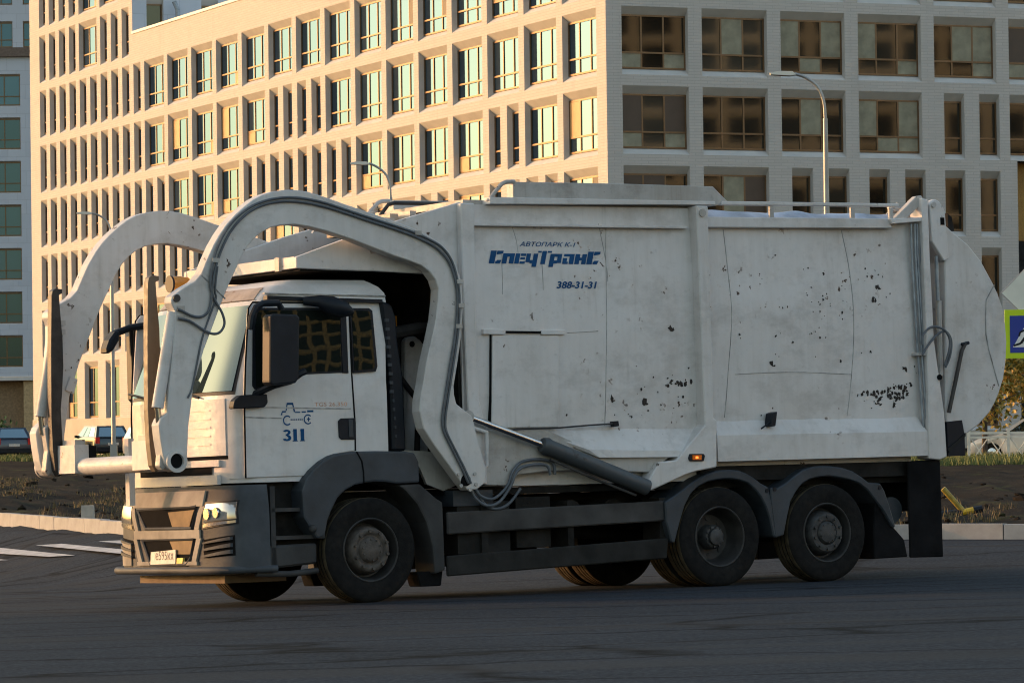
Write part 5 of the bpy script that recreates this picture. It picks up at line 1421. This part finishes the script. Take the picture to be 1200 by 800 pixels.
tree('autumn_tree', 'small golden leaved tree behind the white railing', 'tree', (16.3, 136, .4), 4.2, (1.9, 1.6, 1.5), 2600, .11, M['leafgold'], True)
tree('autumn_tree', 'wide golden leaved tree under the crossing sign by the glazing', 'tree', (18.9, 140, .4), 4.6, (2.0, 1.6, 1.7), 2800, .11, M['leafgold'], True)
tree('shrub', 'green shrub at the foot of the grey building', 'shrub', (-38.6, 283, .6), 3.6, (2.4, 1.2, 1.7), 2200, .2, M['leafgreen'], False)
lw = thing('low_wall', 'low tan wall between the shrub and the parked cars', 'wall', (-37.5, 277, 0), 0)
for i in range(6):
    box('wall_panel', -3 + i * 1.6, -1.44 + i * 1.6, -.1, .1, .4, 2.15 - .05 * (i % 2), M['plinth'], lw, .02)

# ---- parked cars
def car(name, label, loc, rz, paintm, L=4.35, Wd=1.76, H=1.5, wagon=True, group=None):
    c = thing(name, label, 'car', loc, rz, group)
    w = Wd / 2
    # lower body: x forward, loft of side profile with wheel arches
    prof = [(-L / 2, .35), (-L / 2 - .02, .6), (-L / 2 + .03, .92), (-L / 2 + .3, .98), (L / 2 - 1.25, .98), (L / 2 - .35, .80), (L / 2 - .02, .62), (L / 2, .36), (L / 2 - .1, .22)]
    def wh(cx):
        return [(cx + .36 * math.cos(a), .30 + .36 * math.sin(a)) for a in [0, R(30), R(60), R(90), R(120), R(150), R(180)]]
    xf_, xr_ = L / 2 - .85, -L / 2 + .85
    prof += [(xf_ + .36, .2)] + wh(xf_) + [(xf_ - .36, .2), (xr_ + .36, .2)] + wh(xr_) + [(xr_ - .36, .2), (-L / 2 + .1, .24)]
    bm = bmesh.new(); add_prism(bm, prof, -w, w); bmesh.ops.recalc_face_normals(bm, faces=bm.faces[:]); bev(bm, .05, 2, 25)
    body = mesh_obj('body', bm, paintm, c, 40)
    # greenhouse
    lo = [(-L / 2 + .05, .95), (L / 2 - 1.1, .96)]
    hi = [(-L / 2 + (.42 if wagon else .95), H - .02), (L / 2 - 1.95, H)]
    bm = bmesh.new()
    def pt(x, y, z): return bm.verts.new((x, y, z))
    wl, wh_ = w - .05, w - .22
    B = [pt(lo[0][0], -wl, .95), pt(lo[1][0], -wl, .96), pt(lo[1][0], wl, .96), pt(lo[0][0], wl, .95)]
    T_ = [pt(hi[0][0], -wh_, hi[0][1]), pt(hi[1][0], -wh_, hi[1][1]), pt(hi[1][0], wh_, hi[1][1]), pt(hi[0][0], wh_, hi[0][1])]
    for i in range(4): bm.faces.new((B[i], B[(i + 1) % 4], T_[(i + 1) % 4], T_[i]))
    bm.faces.new(T_); bev(bm, .05, 2)
    mesh_obj('cabin', bm, paintm, c, 40)
    G_ = M['carglass']
    def pane(name, P, mat=G_, off=.012):
        bm = bmesh.new(); P = [Vector(p) for p in P]
        n = (P[1] - P[0]).cross(P[2] - P[0]).normalized()
        cen = sum(P, Vector()) / len(P)
        if n.dot(cen - Vector((0, 0, 1.0))) < 0: n = -n
        bm.faces.new([bm.verts.new(p + n * off) for p in P]); return mesh_obj(name, bm, mat, c)
    def lerp3(a, b, t): return tuple(p + (q - p) * t for p, q in zip(a, b))
    for s in (-1, 1):
        a, b = (lo[0][0], s * wl, .95), (lo[1][0], s * wl, .96); d, e = (hi[0][0], s * wh_, hi[0][1]), (hi[1][0], s * wh_, hi[1][1])
        for t0, t1 in ((.10, .36), (.39, .64), (.67, .92)):
            p = lambda t, k: lerp3(lerp3(a, b, t), lerp3(d, e, t), k)
            pane('side_window', [p(t0, .12), p(t1, .12), p(t1, .86), p(t0, .86)])
    a, b = (lo[0][0], -wl, .95), (lo[0][0], wl, .95); d, e = (hi[0][0], -wh_, hi[0][1]), (hi[0][0], wh_, hi[0][1])
    p = lambda t, k: lerp3(lerp3(a, b, t), lerp3(d, e, t), k)
    pane('rear_window', [p(.08, .10), p(.92, .10), p(.90, .86), p(.10, .86)])
    a, b = (lo[1][0], -wl, .96), (lo[1][0], wl, .96); d, e = (hi[1][0], -wh_, hi[1][1]), (hi[1][0], wh_, hi[1][1])
    pane('windshield', [p(.06, .08), p(.94, .08), p(.92, .9), p(.08, .9)])
    for s in (-1, 1):
        box('tail_light', -L / 2 - .035, -L / 2 + .12, s * (w - .12) - .1, s * (w - .12) + .105, .68, .98, M['tail'], c, .02)
        box('headlight', L / 2 - .28, L / 2 - .01, s * (w - .2) - .14, s * (w - .2) + .15, .60, .74, M['lens'], c, .03)
        box('door_mirror', L / 2 - 1.45, L / 2 - 1.3, s * (w + .02) - .08, s * (w + .02) + .08, .95, 1.08, M['black'], c, .02)
        for xx in (xf_, xr_):
            o = link('wheel', CT, c); o.location = (xx, s * (w - .21) , .31); o.rotation_euler = (0, 0, 0 if s < 0 else math.pi)
            link('rim', CR, o)
    box('number_plate', -L / 2 - .045, -L / 2 - .02, -.26, .26, .60, .72, M['plate'], c)
    box('bumper', -L / 2 - .06, -L / 2 + .2, -w + .04, w - .04, .30, .50, M['black'], c, .04)
    box('front_bumper', L / 2 - .2, L / 2 + .03, -w + .06, w - .06, .26, .46, paintm, c, .05)
    return c
M['carglass'] = glass('car_glass', (.012, .018, .018), .08, (.7, .9, .95), .03)
M['tail'] = simple('red_tail_lamp', (.55, .015, .02), .2, 0, .1, 3)
def carpaint(n, c):
    m = NT(n); m.base(c); m.set(Roughness=.28, Metallic=.2); m.b.inputs['Coat Weight'].default_value = .6; return m.m
M['cargreen'] = carpaint('dark_green_car_paint', (.018, .035, .045)); M['carblue'] = carpaint('grey_blue_car_paint', (.03, .045, .07)); M['carsilver'] = carpaint('silver_car_paint', (.40, .42, .45)); M['carwhite'] = carpaint('white_car_paint', (.62, .60, .57))
bm = bmesh.new(); add_lathe_y(bm, [(.19, -.19), (.28, -.19), (.31, -.15), (.31, .0), (.28, .02), (.19, .02)], 20)
CT = bpy.data.meshes.new('car_tyre'); bmesh.ops.recalc_face_normals(bm, faces=bm.faces[:]); bm.to_mesh(CT); bm.free(); CT.materials.append(M['rubber'])
for v in CT.vertices: v.co.y += .0
bm = bmesh.new(); add_lathe_y(bm, [(.2, -.192), (.17, -.17), (.06, -.185), (0, -.185)], 14)
CR = bpy.data.meshes.new('car_rim'); bmesh.ops.recalc_face_normals(bm, faces=bm.faces[:]); bm.to_mesh(CR); bm.free(); CR.materials.append(M['reflector'])
car('parked_car', 'dark green estate car with red tail lamp beside the lamp post', (-19.6, 186.0, .62), R(113), M['cargreen'], H=1.52, group='cars parked before the cream office block')
car('parked_car', 'grey blue estate car parked below the low tan wall', (-24.2, 186.0, .62), R(112), M['carblue'], H=1.50, group='cars parked before the cream office block')
car('parked_car', 'silver hatchback half hidden behind the cab of the truck', (-16.4, 178.0, .60), R(-70), M['carsilver'], 4.0, 1.7, 1.46, group='cars parked before the cream office block')
car('parked_car', 'white hatchback parked behind the crossed white railing', (18.4, 139.0, .32), R(160), M['carwhite'], 4.3, 1.75, 1.5)

# ---- crossed railing on the right
fr = thing('railing', 'cream painted railing with crossed bars before the white car', 'railing', (14.15, 122, .36), R(-6))
for i in range(7):
    x = i * 1.22
    box('post', x - .05, x + .05, -.05, .05, 0, 1.14, M['fencepaint'], fr, .006)
    if i < 6:
        box('rail', x + .036, x + 1.184, -.03, .03, .97, 1.04, M['fencepaint'], fr)
        box('rail', x + .036, x + 1.184, -.03, .03, .84, .90, M['fencepaint'], fr)
        for a, b in (((x + .05, .08), (x + .6, .86)), ((x + 1.17, .08), (x + .62, .86)), ((x + .05, .86), (x + .58, .06)), ((x + 1.17, .86), (x + .64, .06))):
            tube('cross_bar', [(a[0], 0, a[1]), (b[0], .0, b[1])], .022, M['fencepaint'], fr, 6)

# ---- yellow and black barrier on the dirt behind the truck
q = [(5.032,53.000,0.332),(5.148,53.000,0.353),(5.286,53.000,0.374),(5.770,53.000,0.42),(6.047,53.000,0.445),(6.197,53.000,0.471),(6.313,53.000,0.493),(5.788,53.000,0.77),(6.048,53.000,0.468)]
by = thing('barrier', 'yellow and black steel barrier lying on the dirt behind the mud flap', 'barrier', q[0])
o_ = Vector(q[0])
L_ = [Vector(p) - o_ for p in q]
tube('bar', [L_[0], L_[1]], .05, M['black'], by, 8); tube('bar', [L_[1], L_[2]], .05, M['yellow'], by, 8); tube('bar', [L_[2], L_[4]], .048, M['black'], by, 8)
tube('bar', [L_[4], L_[5]], .045, M['yellow'], by, 8); tube('bar', [L_[5], L_[6]], .05, M['black'], by, 8)
tube('strut', [L_[7], L_[8]], .04, simple('grimy_yellow_paint', (.30, .21, .03), .6, 0, .4, 8), by, 8)
tube('leg', [L_[3], L_[3] + Vector((0, .4, -.06))], .04, M['black'], by, 8)

# ---- stone by the left kerb
q = [(-6.536,60.208)]
st = bmesh.new(); add_box(st, -.09, .09, -.12, .12, -.1, .17); bev(st, .025, 2)
for v in st.verts: v.co += Vector((noise.noise(v.co * 5), noise.noise(v.co * 5 + Vector((3, 0, 0))), noise.noise(v.co * 5 + Vector((0, 7, 0))))) * .015
o = mesh_obj('stone', st, M['stonepost']); o.location = (q[0][0], q[0][1], .40); tag(o, 'pale squared stone lying in the dirt by the sunlit kerb', 'stone')

# ---- grass
def grass(name, label, pts, mat, hmin, hmax, wid):
    bm = bmesh.new()
    for (x, y) in pts:
        z = ground_at(x, y) - .02
        for k in range(3):
            a = random.uniform(0, 6.28); h = random.uniform(hmin, hmax); dx, dy = math.cos(a) * wid, math.sin(a) * wid
            bx, by_ = x + random.uniform(-.05, .05), y + random.uniform(-.05, .05)
            lx, ly = random.uniform(-.4, .4) * h, random.uniform(-.4, .4) * h
            bm.faces.new([bm.verts.new((bx - dx, by_ - dy, z)), bm.verts.new((bx + dx, by_ + dy, z)), bm.verts.new((bx + lx, by_ + ly, z + h))])
    tag(mesh_obj(name, bm, mat), label, 'grass', kind='stuff')
random.seed(3)
pts = [(random.uniform(10.5, 22), random.uniform(112, 125)) for i in range(4500)]
grass('grass', 'green verge grass along the railing', pts, M['grass'], .08, .34, .02)
pts = []
while len(pts) < 3200:
    x = random.uniform(-16, 7); y = kerb_y(x) + random.uniform(.2, 26) ** 1.0
    if noise.noise(Vector((x * .5, y * .18, 9))) > .12: pts.append((x, y))
grass('dry_grass', 'dry weeds scattered over the bare earth', pts, M['drygrass'], .04, .16, .012)
pts = [(random.uniform(-28, -11), random.uniform(165, 184)) for i in range(3500)]
grass('grass', 'rough grass below the parked cars', pts, M['grass'], .08, .30, .03)
# clods of earth
bm = bmesh.new()
for i in range(600):
    x = random.uniform(-15, 12); y = kerb_y(x) + .25 + random.random() ** 1.6 * 45
    z = field_z(x, y); s = random.uniform(.015, .06) * (1 + (random.random() > .93) * 1.2)
    m4 = Matrix.Translation((x, y, z + s * .2)) @ Matrix.Rotation(random.uniform(0, 6), 4, 'Z') @ Matrix.Diagonal((s * random.uniform(.8, 1.8), s, s * random.uniform(.4, .8), 1))
    r_ = bmesh.ops.create_icosphere(bm, subdivisions=1, radius=1, matrix=m4)
    for v in r_['verts']: v.co += Vector((random.uniform(-1, 1), random.uniform(-1, 1), random.uniform(-1, 1))) * s * .22
tag(mesh_obj('earth_clods', bm, M['dirt']), 'loose clods on the churned earth', 'soil', kind='stuff')
